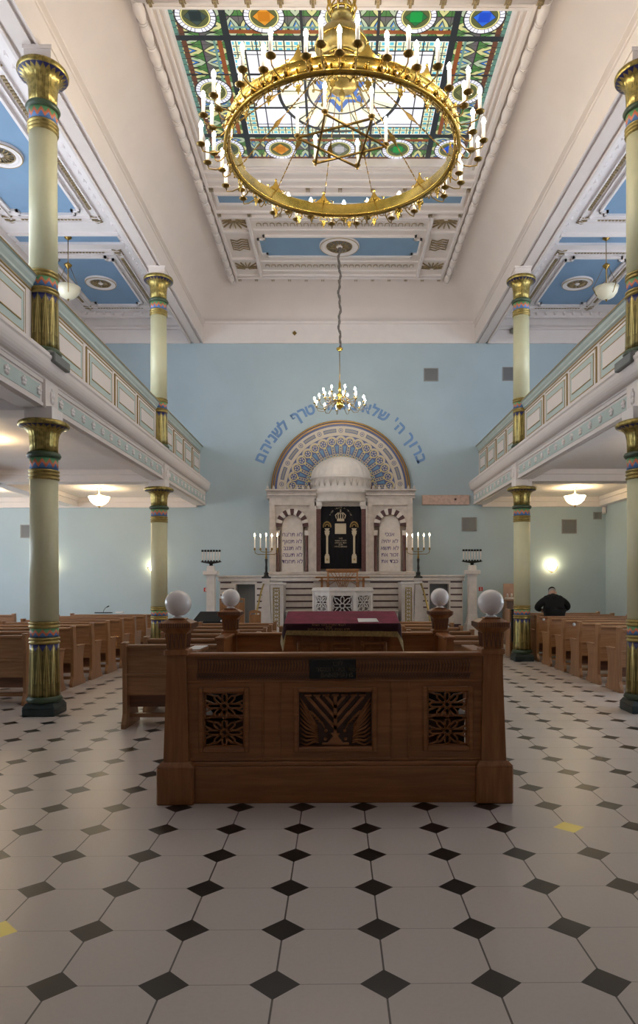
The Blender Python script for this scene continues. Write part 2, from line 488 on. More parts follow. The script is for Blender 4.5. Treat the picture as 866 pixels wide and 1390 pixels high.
def tag(o, label=None, cat=None, group=None, kind=None):
    if label: o['label'] = label
    if cat: o['category'] = cat
    if group: o['group'] = group
    if kind: o['kind'] = kind
    return o
def thing(name, label, cat, loc=(0, 0, 0), rz=0, group=None):
    o = bpy.data.objects.new(name, None); COL.objects.link(o); o.empty_display_size = .1
    o.location = loc; o.rotation_euler = (0, 0, rz)
    return tag(o, label, cat, group)
KIDS = {}
def copy_tree(o, parent=None):
    c = o.copy(); COL.objects.link(c)
    if parent is not None: c.parent = parent
    for ch in [k for k in list(o.children)]: copy_tree(ch, c)
    return c
def struct(o): o['kind'] = 'structure'; return o
def quick(name, mat, fn, parent=None, loc=(0, 0, 0)):
    b = MB(); fn(b); return b.build(name, mat, parent, loc)
def text_mesh(name, body, size, mat, parent=None, loc=(0, 0, 0), rot=(PI/2, 0, 0), depth=.004, align='CENTER', bold=0):
    c = bpy.data.curves.new('lettering', 'FONT'); c.body = body; c.size = size; c.align_x = align; c.align_y = 'CENTER'
    c.extrude = depth; c.offset = bold; c.resolution_u = 3
    o = bpy.data.objects.new('lettering', c); COL.objects.link(o)
    dg = bpy.context.evaluated_depsgraph_get(); dg.update()
    me = bpy.data.meshes.new_from_object(o.evaluated_get(dg)); me.name = name
    bpy.data.objects.remove(o); bpy.data.curves.remove(c)
    me.materials.clear(); me.materials.append(mat)
    r = bpy.data.objects.new(name, me); COL.objects.link(r); r.location = loc; r.rotation_euler = rot
    if parent is not None: r.parent = parent
    return r
def join_text(name, items, mat, parent=None, size=.1, depth=.004, bold=0):
    """items: (string, x, y, z, roll) upright letters facing -y, all in ONE mesh"""
    vs = []; fs = []
    for (body, x, y, z, roll) in items:
        o = text_mesh('lettering', body.replace('ף', 'ך'), size, mat, depth=depth, bold=bold); me = o.data
        R = Matrix.Translation((x, y, z)) @ Matrix.Rotation(roll, 4, 'Y') @ Matrix.Rotation(PI/2, 4, 'X')
        n = len(vs); vs += [tuple(R @ v.co) for v in me.vertices]; fs += [[n+i for i in p.vertices] for p in me.polygons]
        bpy.data.objects.remove(o); bpy.data.meshes.remove(me)
    b = MB(); b.add(vs, fs, mat)
    for (body, x, y, z, roll) in items:
        if 'ף' in body:      # the font has no fill for this letter: long-tailed body plus its inner hook
            w = 0 if len(body) == 1 else -size*1.54
            b.X = Matrix.Translation((x, y, z)) @ Matrix.Rotation(roll, 4, 'Y')
            k = size/.4
            b.box(w-.105*k, w-.070*k, -depth, depth, -.015*k, .115*k); b.box(w-.105*k, w-.020*k, -depth, depth, -.020*k, .012*k)
    return b.build(name, mat, parent)
def heb(s): return s[::-1]

# ------------------------------------------------------------------ camera
cam = bpy.data.cameras.new('camera'); camo = bpy.data.objects.new('camera', cam); COL.objects.link(camo)
cam.sensor_fit = 'VERTICAL'; cam.sensor_height = 36; cam.sensor_width = 36
cam.lens = 941.7/1390*36
cam.shift_x = (433-465)/1390; cam.shift_y = (793.8-695)/1390
cam.clip_start = .05; cam.clip_end = 100
camo.matrix_world = Matrix.Translation((0, 0, 1.6)) @ Matrix.Rotation(-.0084, 4, 'Z') @ Matrix.Rotation(PI/2, 4, 'X') @ Matrix.Rotation(-.0027, 4, 'Z')
SC.camera = camo

# ------------------------------------------------------------------ the room shell
YB = 19.0; YR = -4.0
def room():
    struct(quick('floor', FLOORM, lambda b: b.box(-11.2, 8.6, YR-.2, YB+.2, -.12, 0)))
    struct(quick('wall_back', WALLBLUE, lambda b: b.box(-11.2, 8.6, YB, YB+.25, 0, 10)))
    struct(quick('wall_rear', PLASTER_W, lambda b: b.box(-11.2, 8.6, YR-.25, YR, 0, 10)))
    def left(b):
        b.box(-7.4, -7.15, YR, YB, 4.1, 8.9)
    struct(quick('wall_left', PLASTER, left))
    struct(quick('wall_left_lower', WALLBLUE, lambda b: b.box(-11.2, -11.0, YR, YB, 0, 4.1)))
    struct(quick('wall_right', WALLBLUE, lambda b: b.box(7.39, 7.6, YR, YB, 0, 4.0)))
    struct(quick('wall_right_upper', PLASTER, lambda b: b.box(8.4, 8.6, YR, YB, 4.0, 8.9)))
    # main ceiling with the skylight opening
    sx = AX-.02; h = 2.44; y0, y1 = 9.6, 13.22
    def ceil(b):
        b.box(AX-3.0, AX+3.0, YR, y0, 9.6, 9.8); b.box(AX-3.0, AX+3.0, y1, 18.35, 9.6, 9.8)
        b.box(AX-3.0, sx-h, y0, y1, 9.6, 9.8); b.box(sx+h, AX+3.0, y0, y1, 9.6, 9.8)
        # cove running round three sides
        P = []
        for i in range(13):
            t = i/12*PI/2; P.append((3.71-.85*(1-math.cos(t)), 8.78+.82*math.sin(t)))
        vs = []
        for d, z in P:
            q = 3.71-d
            vs += [(AX-d, YR, z), (AX-d, YB-q, z), (AX+d, YB-q, z), (AX+d, YR, z)]
        fs = []
        for i in range(12):
            for k in range(3): fs.append((i*4+k, i*4+k+1, (i+1)*4+k+1, (i+1)*4+k))
        o = len(b.v); b.add(vs, fs, None, True)
    c = struct(quick('ceiling', PLASTER, ceil))
    # torus moulding with ribbon bindings round the inner ceiling
    def roll(b):
        yc0, yc1 = 9.36, 18.2
        for s in (-1, 1):
            x = AX+s*2.80
            b.tube([(x, YR, 9.54), (x, yc1, 9.54)], .062, 14)
            b.box(x-.11*s, x-.16*s, YR, yc1, 9.54, 9.61); b.box(x+.085*s, x+.12*s, YR, yc1, 9.56, 9.61)
        b.tube([(AX-2.8, yc0, 9.53), (AX+2.8, yc0, 9.53)], .07, 14)
        b.box(AX-2.7, AX+2.7, yc0+.08, yc0+.22, 9.56, 9.61)
    struct(quick('roll_moulding', PLASTER, roll, c))
    def binds(b):
        y = 5.2
        while y < 18.2:
            for s in (-1, 1):
                x = AX+s*2.80
                b.torus((0, 0, 0), .066, .012, 14, 5) if False else None
                for dy in (-.022, .022):
                    b.tube([(x+.068*math.cos(a), y+dy, 9.54+.068*math.sin(a)) for a in [PI*k/6 for k in range(6, 13)]], .011, 4)
                # swelling between bindings
            y += .418
    struct(quick('roll_binding', PLASTER_W, binds, c))
    def swell(b):
        y = 5.2
        while y < 18.0:
            for s in (-1, 1):
                x = AX+s*2.80
                m = 6
                pts = [(x, y+.03+(.36)*k/m, 9.54) for k in range(m+1)]
                b.tube(pts, [.054+.030*math.sin(PI*k/m) for k in range(m+1)], 12)
            y += .418
    struct(quick('roll_swelling', PLASTER, swell, c))
    def gbind(b):
        for k in range(-6, 7):
            x = AX+k*.44+.05
            for dx in (-.035, .035):
                b.tube([(x+dx, 9.36+.074*math.cos(a), 9.53+.074*math.sin(a)) for a in [PI*j/6 for j in range(6, 13)]], .012, 4)
            b.box(x-.02, x+.02, 9.30, 9.44, 9.445, 9.462)
    struct(quick('gilt_binding', GILT, gbind, c))
    # stepped skylight frame
    def fr(b):
        for k, (w, zz) in enumerate(((0, 9.56), (.10, 9.585))):
            pass
        def rect(x0, x1, ya, yb, w, z0, z1):
            b.box(x0-w, x0, ya-w, yb+w, z0, z1); b.box(x1, x1+w, ya-w, yb+w, z0, z1)
            b.box(x0, x1, ya-w, ya, z0, z1); b.box(x0, x1, yb, yb+w, z0, z1)
        rect(sx-h+.004, sx+h-.004, y0+.004, y1-.004, .035, 9.575, 9.80)
        rect(sx-h-.08, sx+h+.08, y0, y1+.08, .03, 9.565, 9.61)
        rect(sx-h-.17, sx+h+.17, y0, y1+.17, .05, 9.55, 9.61)
        b.box(sx-h-.3, sx+h+.3, y1+.45, y1+.50, 9.56, 9.61)
        b.box(sx-h-.3, sx+h+.3, y1+.70, y1+.72, 9.57, 9.61)
    struct(quick('skylight_frame', PLASTER_W, fr, c))
    # rear field of the ceiling: blue panels, frames, reliefs
    def panel_frame(b, x0, x1, ya, yb, z=9.6, w=.05, d=.05):
        b.box(x0-w, x0, ya-w, yb+w, z-d, z+.01); b.box(x1, x1+w, ya-w, yb+w, z-d, z+.01)
        b.box(x0, x1, ya-w, ya, z-d, z+.01); b.box(x0, x1, yb, yb+w, z-d, z+.01)
    def blue(b):
        b.box(AX-2.52, AX+2.52, 14.2, 14.52, 9.592, 9.6)
        x0, x1, ya, yb = AX-1.88, AX+1.88, 15.88, 16.86; n = .14
        b.box(x0+n, x1-n, ya, yb, 9.592, 9.6); b.box(x0, x0+n, ya+n, yb-n, 9.592, 9.6); b.box(x1-n, x1, ya+n, yb-n, 9.592, 9.6)
        for q in (6.1, 7.3): b.box(AX-2.0, AX+2.0, q, q+.7, 9.592, 9.6)
    struct(quick('blue_panel', COFFER, blue, c))
    def frames(b):
        panel_frame(b, AX-2.52, AX+2.52, 14.2, 14.52)
        x0, x1, ya, yb = AX-1.88, AX+1.88, 15.88, 16.86; n = .14; w = .045
        pts = [(x0+n, ya), (x1-n, ya), (x1-n, ya+n), (x1, ya+n), (x1, yb-n), (x1-n, yb-n), (x1-n, yb), (x0+n, yb), (x0+n, yb-n), (x0, yb-n), (x0, ya+n), (x0+n, ya+n)]
        for i in range(12):
            p, q = pts[i], pts[(i+1) % 12]
            b.box(min(p[0], q[0])-w/2, max(p[0], q[0])+w/2, min(p[1], q[1])-w/2, max(p[1], q[1])+w/2, 9.55, 9.61)
        # ribs that divide the field
        for s in (-1, 1):
            b.box(AX+s*1.98, AX+s*2.04, 15.0, 17.9, 9.53, 9.61); b.box(AX+s*2.62, AX+s*2.66, 14.9, 17.95, 9.55, 9.61)
            for y in (15.66, 16.95):
                b.box(AX+s*2.04, AX+s*2.62, y, y+.06, 9.55, 9.61)
        for y in (14.82, 15.02, 17.86, 18.02): b.box(AX-2.66, AX+2.66, y, y+.05, 9.55, 9.61)
        for y in (15.16, 15.60, 17.12, 17.62): b.box(AX-1.95, AX+1.95, y, y+.03, 9.57, 9.61)
    struct(quick('panel_moulding', PLASTER_W, frames, c))
    # little gilt brackets in rows
    def brk(b):
        for y, n, w in ((14.0, 9, 2.6), (14.95, 9, 2.6), (18.13, 13, 2.6)):
            for k in range(n):
                x = AX-w+2*w*k/(n-1)
                for dx in (-.03, .0, .03): b.box(x+dx-.007, x+dx+.007, y-.05, y+.05, 9.545, 9.61)
    struct(quick('gilt_bracket', GILT, brk, c))
    # shell fans and foliage squares
    def fan(b, cx, cy, w, hgt, up=1):
        for k in range(9):
            a = PI*(k+.5)/9
            ex, ey = math.cos(a), math.sin(a)
            t = min(w/2/max(abs(ex), 1e-3), hgt/max(ey, 1e-3))
            p = (cx, cy-up*hgt/2, 9.585); q = (cx+ex*t, cy-up*hgt/2+up*ey*t, 9.585)
            p = (cx+(q[0]-cx)*.2, p[1]+(q[1]-p[1])*.2, 9.585)
            b.bar(p, q, .022, .03, None, 'z')
    def reliefs(b):
        for s in (-1, 1):
            fan(b, AX+s*2.33, 15.36, .5, .34, 1); fan(b, AX+s*2.33, 17.38, .5, .32, -1)
            cx, cy = AX+s*2.33, 16.3
            for k in range(5):
                t = -.22+.11*k
                b.tube([(cx-.17, cy+t, 9.585), (cx-.05, cy+t+.05, 9.58), (cx+.05, cy+t-.05, 9.58), (cx+.17, cy+t, 9.585)], .013, 4)
            b.tube([(cx-.19, cy-.25, 9.585), (cx-.19, cy+.25, 9.585)], .012, 4); b.tube([(cx+.19, cy-.25, 9.585), (cx+.19, cy+.25, 9.585)], .012, 4)
        for y in (15.38, 17.37):
            for k in range(-12, 13):
                x = AX+k*.15
                b.tube([(x-.05, y+.07, 9.585), (x-.04, y-.05, 9.58), (x, y-.08, 9.575), (x+.04, y-.05, 9.58), (x+.05, y+.07, 9.585)], .009, 4)
    struct(quick('gilt_relief', GILT, reliefs, c))
    # beams above the columns
    def beams(b):
        for s in (-1, 1):
            P = [(3.71, 8.2), (3.74, 8.2), (3.74, 8.24), (3.80, 8.24), (3.80, 8.21), (4.0, 8.21), (4.0, 8.24), (4.05, 8.24), (4.05, 8.2), (4.09, 8.2), (4.09, 8.34),
                 (4.16, 8.40), (4.16, 8.52), (4.22, 8.56), (4.26, 8.66), (4.36, 8.72), (4.36, 8.86), (3.71, 8.86)]
            b.extr_y([(AX+s*d, z) for d, z in P], YR, YB)
            b.extr_y([(AX+s*d, z) for d, z in [(3.72, 8.70), (3.655, 8.73), (3.655, 8.76), (3.68, 8.80), (3.72, 8.80)]], YR, YB)
            b.extr_y([(AX+s*d, z) for d, z in [(3.72, 8.62), (3.69, 8.63), (3.69, 8.66), (3.72, 8.67)]], YR, YB)
    struct(quick('trim_beams', PLASTER, beams))
    def backband(b):
        b.box(AX-3.71, AX+3.71, YB-.06, YB+.01, 8.2, 8.80); b.box(AX-3.71, AX+3.71, YB-.10, YB-.05, 8.72, 8.79)
        for s, e in ((-1, 7.24), (1, 8.3)):
            b.box(AX+s*4.05, AX+s*e, YB-.06, YB+.01, 8.2, 8.84); b.box(AX+s*4.05, AX+s*e, YB-.14, YB-.05, 8.56, 8.60)
    struct(quick('trim_back', PLASTER_W, backband))
    # aisle ceilings
    for s, e, nm in ((-1, 7.24, 'ceiling_left_aisle'), (1, 8.35, 'ceiling_right_aisle')):
        a = struct(quick(nm, PLASTER_W, lambda b: b.box(AX+s*4.2, AX+s*e, YR, YB, 8.82, 9.0)))
        bays = ((3.9, 7.6), (9.75, 13.48), (15.24, 17.84))
        def bl(b):
            for y0_, y1_ in bays:
                n = .13; x0, x1 = 5.02, 6.34
                b.box(AX+s*(x0+n), AX+s*(x1-n), y0_, y1_, 8.812, 8.82)
                b.box(AX+s*x0, AX+s*(x0+n), y0_+n, y1_-n, 8.812, 8.82); b.box(AX+s*(x1-n), AX+s*x1, y0_+n, y1_-n, 8.812, 8.82)
                if s > 0: b.box(AX+6.68, AX+7.3, y0_, y1_, 8.812, 8.82)
            for y in (8.66, 14.44): b.box(AX+s*4.62, AX+s*6.72, y-.17, y+.17, 8.812, 8.82)
        struct(quick('blue_panel', COFFER, bl, a))
        def fm(b):
            for y0_, y1_ in bays:
                n = .13; x0, x1 = 5.02, 6.34; w = .045
                pts = [(x0+n, y0_), (x1-n, y0_), (x1-n, y0_+n), (x1, y0_+n), (x1, y1_-n), (x1-n, y1_-n), (x1-n, y1_), (x0+n, y1_), (x0+n, y1_-n), (x0, y1_-n), (x0, y0_+n), (x0+n, y0_+n)]
                for i in range(12):
                    p, q = pts[i], pts[(i+1) % 12]
                    b.box(AX+s*(min(p[0], q[0])-w/2), AX+s*(max(p[0], q[0])+w/2), min(p[1], q[1])-w/2, max(p[1], q[1])+w/2, 8.765, 8.825)
                for xx in (4.88, 4.72, 6.44, 6.60): b.box(AX+s*xx, AX+s*(xx+.025), y0_-.2, y1_+.2, 8.78, 8.825)
                for yy in (y0_-.14, y0_-.29, y1_+.12, y1_+.27): b.box(AX+s*4.75, AX+s*6.6, yy, yy+.025, 8.78, 8.825)
            for y in (8.66, 14.44):
                for q in (-.2, .17): b.box(AX+s*4.55, AX+s*6.8, y+q, y+q+.035, 8.76, 8.825)
            b.box(AX+s*4.42, AX+s*4.50, YR, YB, 8.74, 8.83)
            b.box(AX+s*4.2, AX+s*e, 18.4, 18.48, 8.70, 8.83)
            b.box(AX+s*4.2, AX+s*e, 18.7, 19.0, 8.6, 8.83)
            b.box(AX+s*(e-.25), AX+s*e, YR, YB, 8.5, 8.83); b.box(AX+s*(e-.40), AX+s*(e-.25), YR, YB, 8.68, 8.83)
            # small dentils
            for k in range(60):
                y = 4+k*.245
                b.box(AX+s*4.52, AX+s*4.56, y, y+.05, 8.75, 8.83)
            for k in range(12): b.box(AX+s*(4.5+k*.24), AX+s*(4.55+k*.24), 18.33, 18.39, 8.75, 8.83)
        struct(quick('panel_moulding', PLASTER_W, fm, a))
        def gl(b):
            for y0_, y1_ in bays:
                for k in range(int((y1_-y0_-.2)/.07)):
                    y = y0_+.1+k*.07
                    for xx in (4.80, 6.52): b.box(AX+s*(xx-.028), AX+s*(xx+.028), y, y+.04, 8.79, 8.825)
                for k in range(17):
                    xx = 5.1+k*.07
                    for yy in (y0_-.21, y1_+.2): b.box(AX+s*xx, AX+s*(xx+.045), yy-.028, yy+.028, 8.79, 8.825)
                for xx in (4.80, 6.5):
                    for yy in (y0_-.21, y1_+.2):
                        for k in range(4):
                            b.tube([(AX+s*(xx-.10), yy-.10+k*.065, 8.80), (AX+s*xx, yy-.07+k*.065, 8.79), (AX+s*(xx+.10), yy-.11+k*.065, 8.80)], .013, 4)
        struct(quick('gilt_relief', GILT, gl, a))
    # underside of the galleries
    for s, e, nm in ((-1, 11.1, 'ceiling_left_lower'), (1, 8.4, 'ceiling_right_lower')):
        def ul(b):
            b.box(AX+s*3.75, AX+s*e, YR, YB, 3.98, 4.38)
            for y in (2.82, 8.68, 14.54): b.box(AX+s*3.9, AX+s*(7.3 if s < 0 else 7.4), y-.19, y+.19, 3.74, 4.0); b.box(AX+s*3.9, AX+s*7.3, y-.25, y+.25, 3.88, 4.0)
            b.box(AX+s*7.10, AX+s*7.45, YR, YB, 3.74, 4.0); b.box(AX+s*7.04, AX+s*7.1, YR, YB, 3.88, 4.0)
            b.box(AX+s*3.9, AX+s*(e-.1), YB-.12, YB, 3.72, 4.0); b.box(AX+s*3.9, AX+s*(e-.1), YB-.2, YB-.1, 3.86, 4.0)
            b.box(AX+s*3.75, AX+s*3.98, YR, YB, 3.78, 4.0)
            b.box(AX+s*3.98, AX+s*4.04, YR, YB, 3.88, 4.0)
        struct(quick(nm, PLASTER_W, ul))
    # unseen rear gallery over the viewpoint, added to shade the foreground
    def rg(b): b.box(AX-3.75, AX+3.75, YR, 2.1, 3.9, 4.3); b.box(AX-3.75, AX+3.75, 2.0, 2.1, 4.3, 5.35)
    struct(quick('ceiling_added_gallery', PLASTER_W, rg))
room()
struct(quick('window_1', GLASSM, lambda b: b.box(-2.46, 2.46, -1.90, 1.90, 0, .02), None, (AX-.02, 11.43, 9.72)))

def window(n, axis, p, c, z, w=1.5, h=2.2):
    """unseen glowing window added to light the hall, in a side wall (axis x) or the rear wall (axis y)"""
    o = MB(); q = MB(); r = .05
    def bx(b, a0, a1, z0, z1, d0, d1):
        if axis == 'x': b.box(p+d0, p+d1, c+a0, c+a1, z+z0, z+z1)
        else: b.box(c+a0, c+a1, p+d0, p+d1, z+z0, z+z1)
    for a0, a1, z0, z1 in ((-w/2-.08, -w/2, -.08, h+.08), (w/2, w/2+.08, -.08, h+.08), (-w/2, w/2, -.08, 0), (-w/2, w/2, h, h+.08), (-.03, .03, 0, h), (-w/2, w/2, h*.6-.03, h*.6+.03)):
        bx(o, a0, a1, z0, z1, -.05, .05)
    f = struct(o.build('window_%d' % n, PLASTER_W)); bx(q, -w/2, w/2, 0, h, -.02, .02)
    q.build('pane', ADDEDPANE, f)
n = 2  # unseen side windows, added as the source of daylight
for y in (5.2, 8.0, 10.8, 13.2): window(n, 'x', -7.14, y, 5.0, 1.7, 2.4); n += 1
for y in (5.2, 8.0, 10.8, 13.2): window(n, 'x', 8.38, y, 5.0, 1.7, 2.4); n += 1
for y in (7.5, 10.5, 13.5, 16.5): window(n, 'x', -10.98, y, 1.2, 1.6, 2.2); n += 1
for y in (7., 10.): window(n, 'x', 7.38, y, 1.2, 1.4, 2.0); n += 1

# ------------------------------------------------------------------ columns
def rings(n, r=.172, h=.045):
    def f(b):
        pr = []
        for k in range(n):
            z = k*h
            pr += [(r-.006, z), (r-.006, z+.004), (r+.008, z+.012), (r+.013, z+h/2), (r+.008, z+h-.012), (r-.006, z+h-.004)]
        b.lathe(pr, 40)
    return f
CP = {}
def cpart(key, name, mat, fn):
    if key not in CP: CP[key] = (fn, mat)
    return CP[key]
def column(x, y, z0, top, lower, label):
    t = thing('column', label, 'column', (x, y, z0), 0, 'lower columns' if lower else 'upper columns')
    def put(name, mat, fn, z, sz=1):
        o = quick(name, mat, fn, t, (0, 0, z)); o.scale = (1, 1, sz); return o
    if lower:
        def blk(b):
            b.box(-.2, .2, -.2, .2, 0, .10, bev=.012); b.frustum(0, 0, .10, .155, .2, .165)
        put('base_block', BLOCKDK, blk, 0)
        put('base_ring', GREENDK, lambda b: b.lathe([(.16, 0), (.20, .012), (.215, .04), (.20, .07), (.185, .085), (.17, .085)], 40), .15)
        put('reeded_foot', REED, lambda b: b.lathe([(.186-.018*(z/.66), z) for z in [.66*k/8 for k in range(9)]], 96, mod=lambda r, z, a: r*(1+.022*abs(math.cos(a*6)))), .235, .64/.66)
        put('gold_band', BRASSOLD, rings(2), .875)
        put('painted_band', ZIG, lambda b: b.lathe([(.168, 0), (.168, .14)], 48), .965, .105/.14)
        put('gold_band', BRASSOLD, rings(2), 1.07)
        put('shaft', CREAM, lambda b: b.lathe([(.168, 0), (.166, 1.76)], 48), 1.16)
        put('gold_band', BRASSOLD, rings(3), 2.905)
        put('painted_band', ZIG, lambda b: b.lathe([(.168, 0), (.168, .14)], 48), 3.04, .135/.14)
        put('neck_ring', GREENDK, lambda b: b.lathe([(.16, 0), (.19, .01), (.205, .04), (.19, .07), (.16, .08)], 40), 3.175)
        zc = 3.255; zt = 3.64
    else:
        def blk(b): b.box(-.24, .24, -.24, .24, 0, .12, bev=.012); b.frustum(0, 0, .12, .16, .22, .17)
        put('base_block', STONEGREY, blk, 0)
        put('base_ring', GREENDK, lambda b: b.lathe([(.16, 0), (.20, .012), (.215, .04), (.20, .07), (.185, .085), (.17, .085)], 40), .13)
        put('reeded_foot', REED, lambda b: b.lathe([(.182-.014*(z/.66), z) for z in [.66*k/8 for k in range(9)]], 96, mod=lambda r, z, a: r*(1+.022*abs(math.cos(a*6)))), .21, .66/.66)
        put('gold_band', BRASSOLD, rings(2), .87)
        put('painted_band', ZIG, lambda b: b.lathe([(.168, 0), (.168, .14)], 48), .96, .12/.14)
        put('gold_band', BRASSOLD, rings(2), 1.08)
        zs = top-z0-.82
        put('shaft', CREAM, lambda b: b.lathe([(.168, 0), (.164, zs-1.17)], 48), 1.17)
        put('gold_band', BRASSOLD, rings(3), zs)
        put('painted_band', ZIG, lambda b: b.lathe([(.168, 0), (.168, .14)], 48), zs+.135, .14/.14)
        put('neck_ring', GREENDK, lambda b: b.lathe([(.16, 0), (.19, .01), (.205, .04), (.19, .07), (.16, .08)], 40), zs+.275)
        zc = zs+.355; zt = top-z0
    prof = [(.162, 0), (.164, .10), (.170, .17), (.182, .225), (.20, .255), (.235, .283), (.285, .298), (.302, .312), (.304, .335), (.292, .355), (.26, .37), (.15, .372)]
    put('capital', CAPM, lambda b: b.lathe(prof, 96, mod=lambda r, z, a: r*(1+(.022*abs(math.cos(a*12)) if z < .3 else 0))), zc, (zt-zc)/.372)
    if lower: put('impost_block', PLASTER_W, lambda b: b.box(-.17, .17, -.17, .17, 0, .16), 3.635)
    else: put('impost_block', PLASTER, lambda b: (b.box(-.165, .165, -.165, .165, 0, .19), b.box(-.18, .18, -.18, .18, .14, .185)), top-z0-.003)
    return t
YC1, YC2 = 8.68, 14.54
for s, nm in ((-1, 'left'), (1, 'right')):
    x1 = AX+s*3.735; x2 = AX+s*3.80
    column(x1, YC1, 0, 3.64, True, 'nearer lower cream column with brass lotus capital at the %s aisle' % nm)
    column(x2, YC2, 0, 3.64, True, 'farther lower cream column standing under the far end of the %s gallery' % nm)
    column(x1, YC1, 4.32, 8.03, False, 'nearer upper cream column rising from the %s gallery balustrade' % nm)
    column(x2, YC2, 4.32, 8.03, False, 'farther upper cream column above the %s gallery near the ark wall' % nm)

# ------------------------------------------------------------------ galleries
def rosette(b, x, y, z, r, s, mat=None):
    """five-petal flower facing the nave, s = outward side"""
    for k in range(5):
        a = 2*PI*k/5+.3
        b.ball((x, y+r*.6*math.cos(a), z+r*.6*math.sin(a)), r*.42, mat, 6)
    b.ball((x-s*.01, y, z), r*.35, mat, 6)
def gallery(s, nm):
    t = thing('gallery', 'white and turquoise panelled gallery balustrade running along the %s side' % nm, 'gallery', (AX+s*3.75, 2.2, 4.3), 0, 'side galleries')
    L = lambda d: s*(d-3.75)
    y0, y1 = -6.1, YB-2.2-.001                # local y
    O = Matrix.Translation((0, 0, -4.3))
    def part(name, mat, fn, par=None):
        b = MB(); b.X = O.copy(); fn(b); return b.build(name, mat, par or t)
    def fascia(b):
        P = [(3.68, 3.79), (3.68, 4.12), (3.70, 4.12), (3.70, 4.38), (3.78, 4.38), (3.78, 3.79)]
        b.extr_y([(L(d), z) for d, z in P], y0, y1)
        for z0_, z1_ in ((3.79, 3.83), (4.07, 4.12)): b.box(L(3.662), L(3.69), y0, y1, z0_, z1_)
        for yc in (YC1-2.2, YC2-2.2, .62):
            b.box(L(3.635), L(3.70), yc-.19, yc+.19, 3.775, 4.115)
    part('fascia', PLASTER, fascia)
    def tq(b):
        for a, c in ((y0, .4), (.84, YC1-2.2-.26), (YC1-2.2+.26, YC2-2.2-.26), (YC2-2.2+.26, y1-.15)):
            b.box(L(3.672), L(3.69), a, c, 3.865, 4.035)
    part('fascia_panel', TURQ, tq)
    rm = MB(); rosette(rm, 0, 0, 0, .062, s)
    first = None
    for a, c in ((2.9, YC1-2.2-.3), (YC1-2.2+.36, YC2-2.2-.3), (YC2-2.2+.36, y1-.25)):
        n_ = int(round((c-a)/.39)); 
        for k in range(n_+1):
            y = a+(c-a)*k/n_
            if first is None:
                first = rm.build('rosette', PLASTER_W, t, (L(3.668), y, 3.95-4.3)); o = first
            else:
                o = first.copy(); COL.objects.link(o)
            o.location = (L(3.668), y, 3.95-4.3)
    for yc in (YC1-2.2, YC2-2.2):
        o = first.copy(); COL.objects.link(o); o.location = (L(3.632), yc, 3.95-4.3); o.scale = (1, 1, 1.7)
    def cornice(b):
        P = [(3.70, 4.12), (3.665, 4.13), (3.665, 4.155)]
        for k in range(7):
            a = PI/2*k/6; P.append((3.65-.10*math.sin(a), 4.16+.17*(1-math.cos(a))))
        P += [(3.545, 4.34), (3.535, 4.355), (3.535, 4.385), (3.56, 4.395), (3.56, 4.42), (3.60, 4.43), (3.85, 4.43), (3.85, 4.38), (3.70, 4.38)]
        b.extr_y([(L(d), z) for d, z in P], y0, y1)
    part('cornice', PLASTER, cornice)
    part('balustrade', PLASTER, lambda b: (b.box(L(3.82), L(3.92), y0, y1, 4.42, 5.30), b.box(L(3.80), L(3.83), y0, y1, 4.42, 4.50)))
    def rail(b):
        P = [(3.815, 5.24), (3.79, 5.26), (3.79, 5.29), (3.765, 5.33), (3.755, 5.37), (3.735, 5.38), (3.735, 5.40), (3.98, 5.40), (3.98, 5.36), (3.92, 5.3), (3.92, 5.24)]
        b.extr_y([(L(d), z) for d, z in P], y0, y1)
    part('handrail', TURQ, rail)
    part('handrail_edge', GOLDLINE, lambda b: (b.box(L(3.806), L(3.83), y0, y1, 5.205, 5.222), b.box(L(3.728), L(3.74), y0, y1, 5.382, 5.396)))
    # framed panels
    spans = []
    for c0, c1, n_ in ((2.82, YC1, 4), (YC1, YC2, 4), (YC2, YB-.12, 4)):
        e = .30 if c1 != YB-.12 else .16
        a = c0+.28; c = c1-(.28 if c1 < 18 else .02); w = (c-a)/n_
        for k in range(n_): spans.append((a+w*k+.07, a+w*(k+1)-.07))
    for a, c in spans:
        a -= 2.2; c -= 2.2
        z0_, z1_ = 4.53, 5.16
        def gold(b):
            for (p, q, u, v) in ((a, c, z0_, z0_+.014), (a, c, z1_-.014, z1_), (a, a+.014, z0_, z1_), (c-.014, c, z0_, z1_)):
                b.box(L(3.80), L(3.825), p, q, u, v)
        fr_ = part('balustrade_panel', PLASTER_W, lambda b: (b.box(L(3.795), L(3.825), a+.03, c-.03, z0_+.03, z1_-.03),))
        gb = part('gilt_line', GOLDLINE, lambda b: (gold(b),
              b.box(L(3.785), L(3.80), a+.075, c-.075, z0_+.075, z0_+.087), b.box(L(3.785), L(3.80), a+.075, c-.075, z1_-.087, z1_-.075),
              b.box(L(3.785), L(3.80), a+.075, a+.087, z0_+.075, z1_-.075), b.box(L(3.785), L(3.80), c-.087, c-.075, z0_+.075, z1_-.075),
              b.box(L(3.775), L(3.79), a+.17, c-.17, z0_+.185, z0_+.197), b.box(L(3.775), L(3.79), a+.17, c-.17, z1_-.197, z1_-.185)), fr_)
        part('turquoise_field', TURQ, lambda b: b.box(L(3.787), L(3.80), a+.087, c-.087, z0_+.087, z1_-.087), fr_)
        part('inner_panel', PLASTER, lambda b: b.box(L(3.778), L(3.80), a+.17, c-.17, z0_+.197, z1_-.197), fr_)
    return t
gallery(-1, 'left'); gallery(1, 'right')

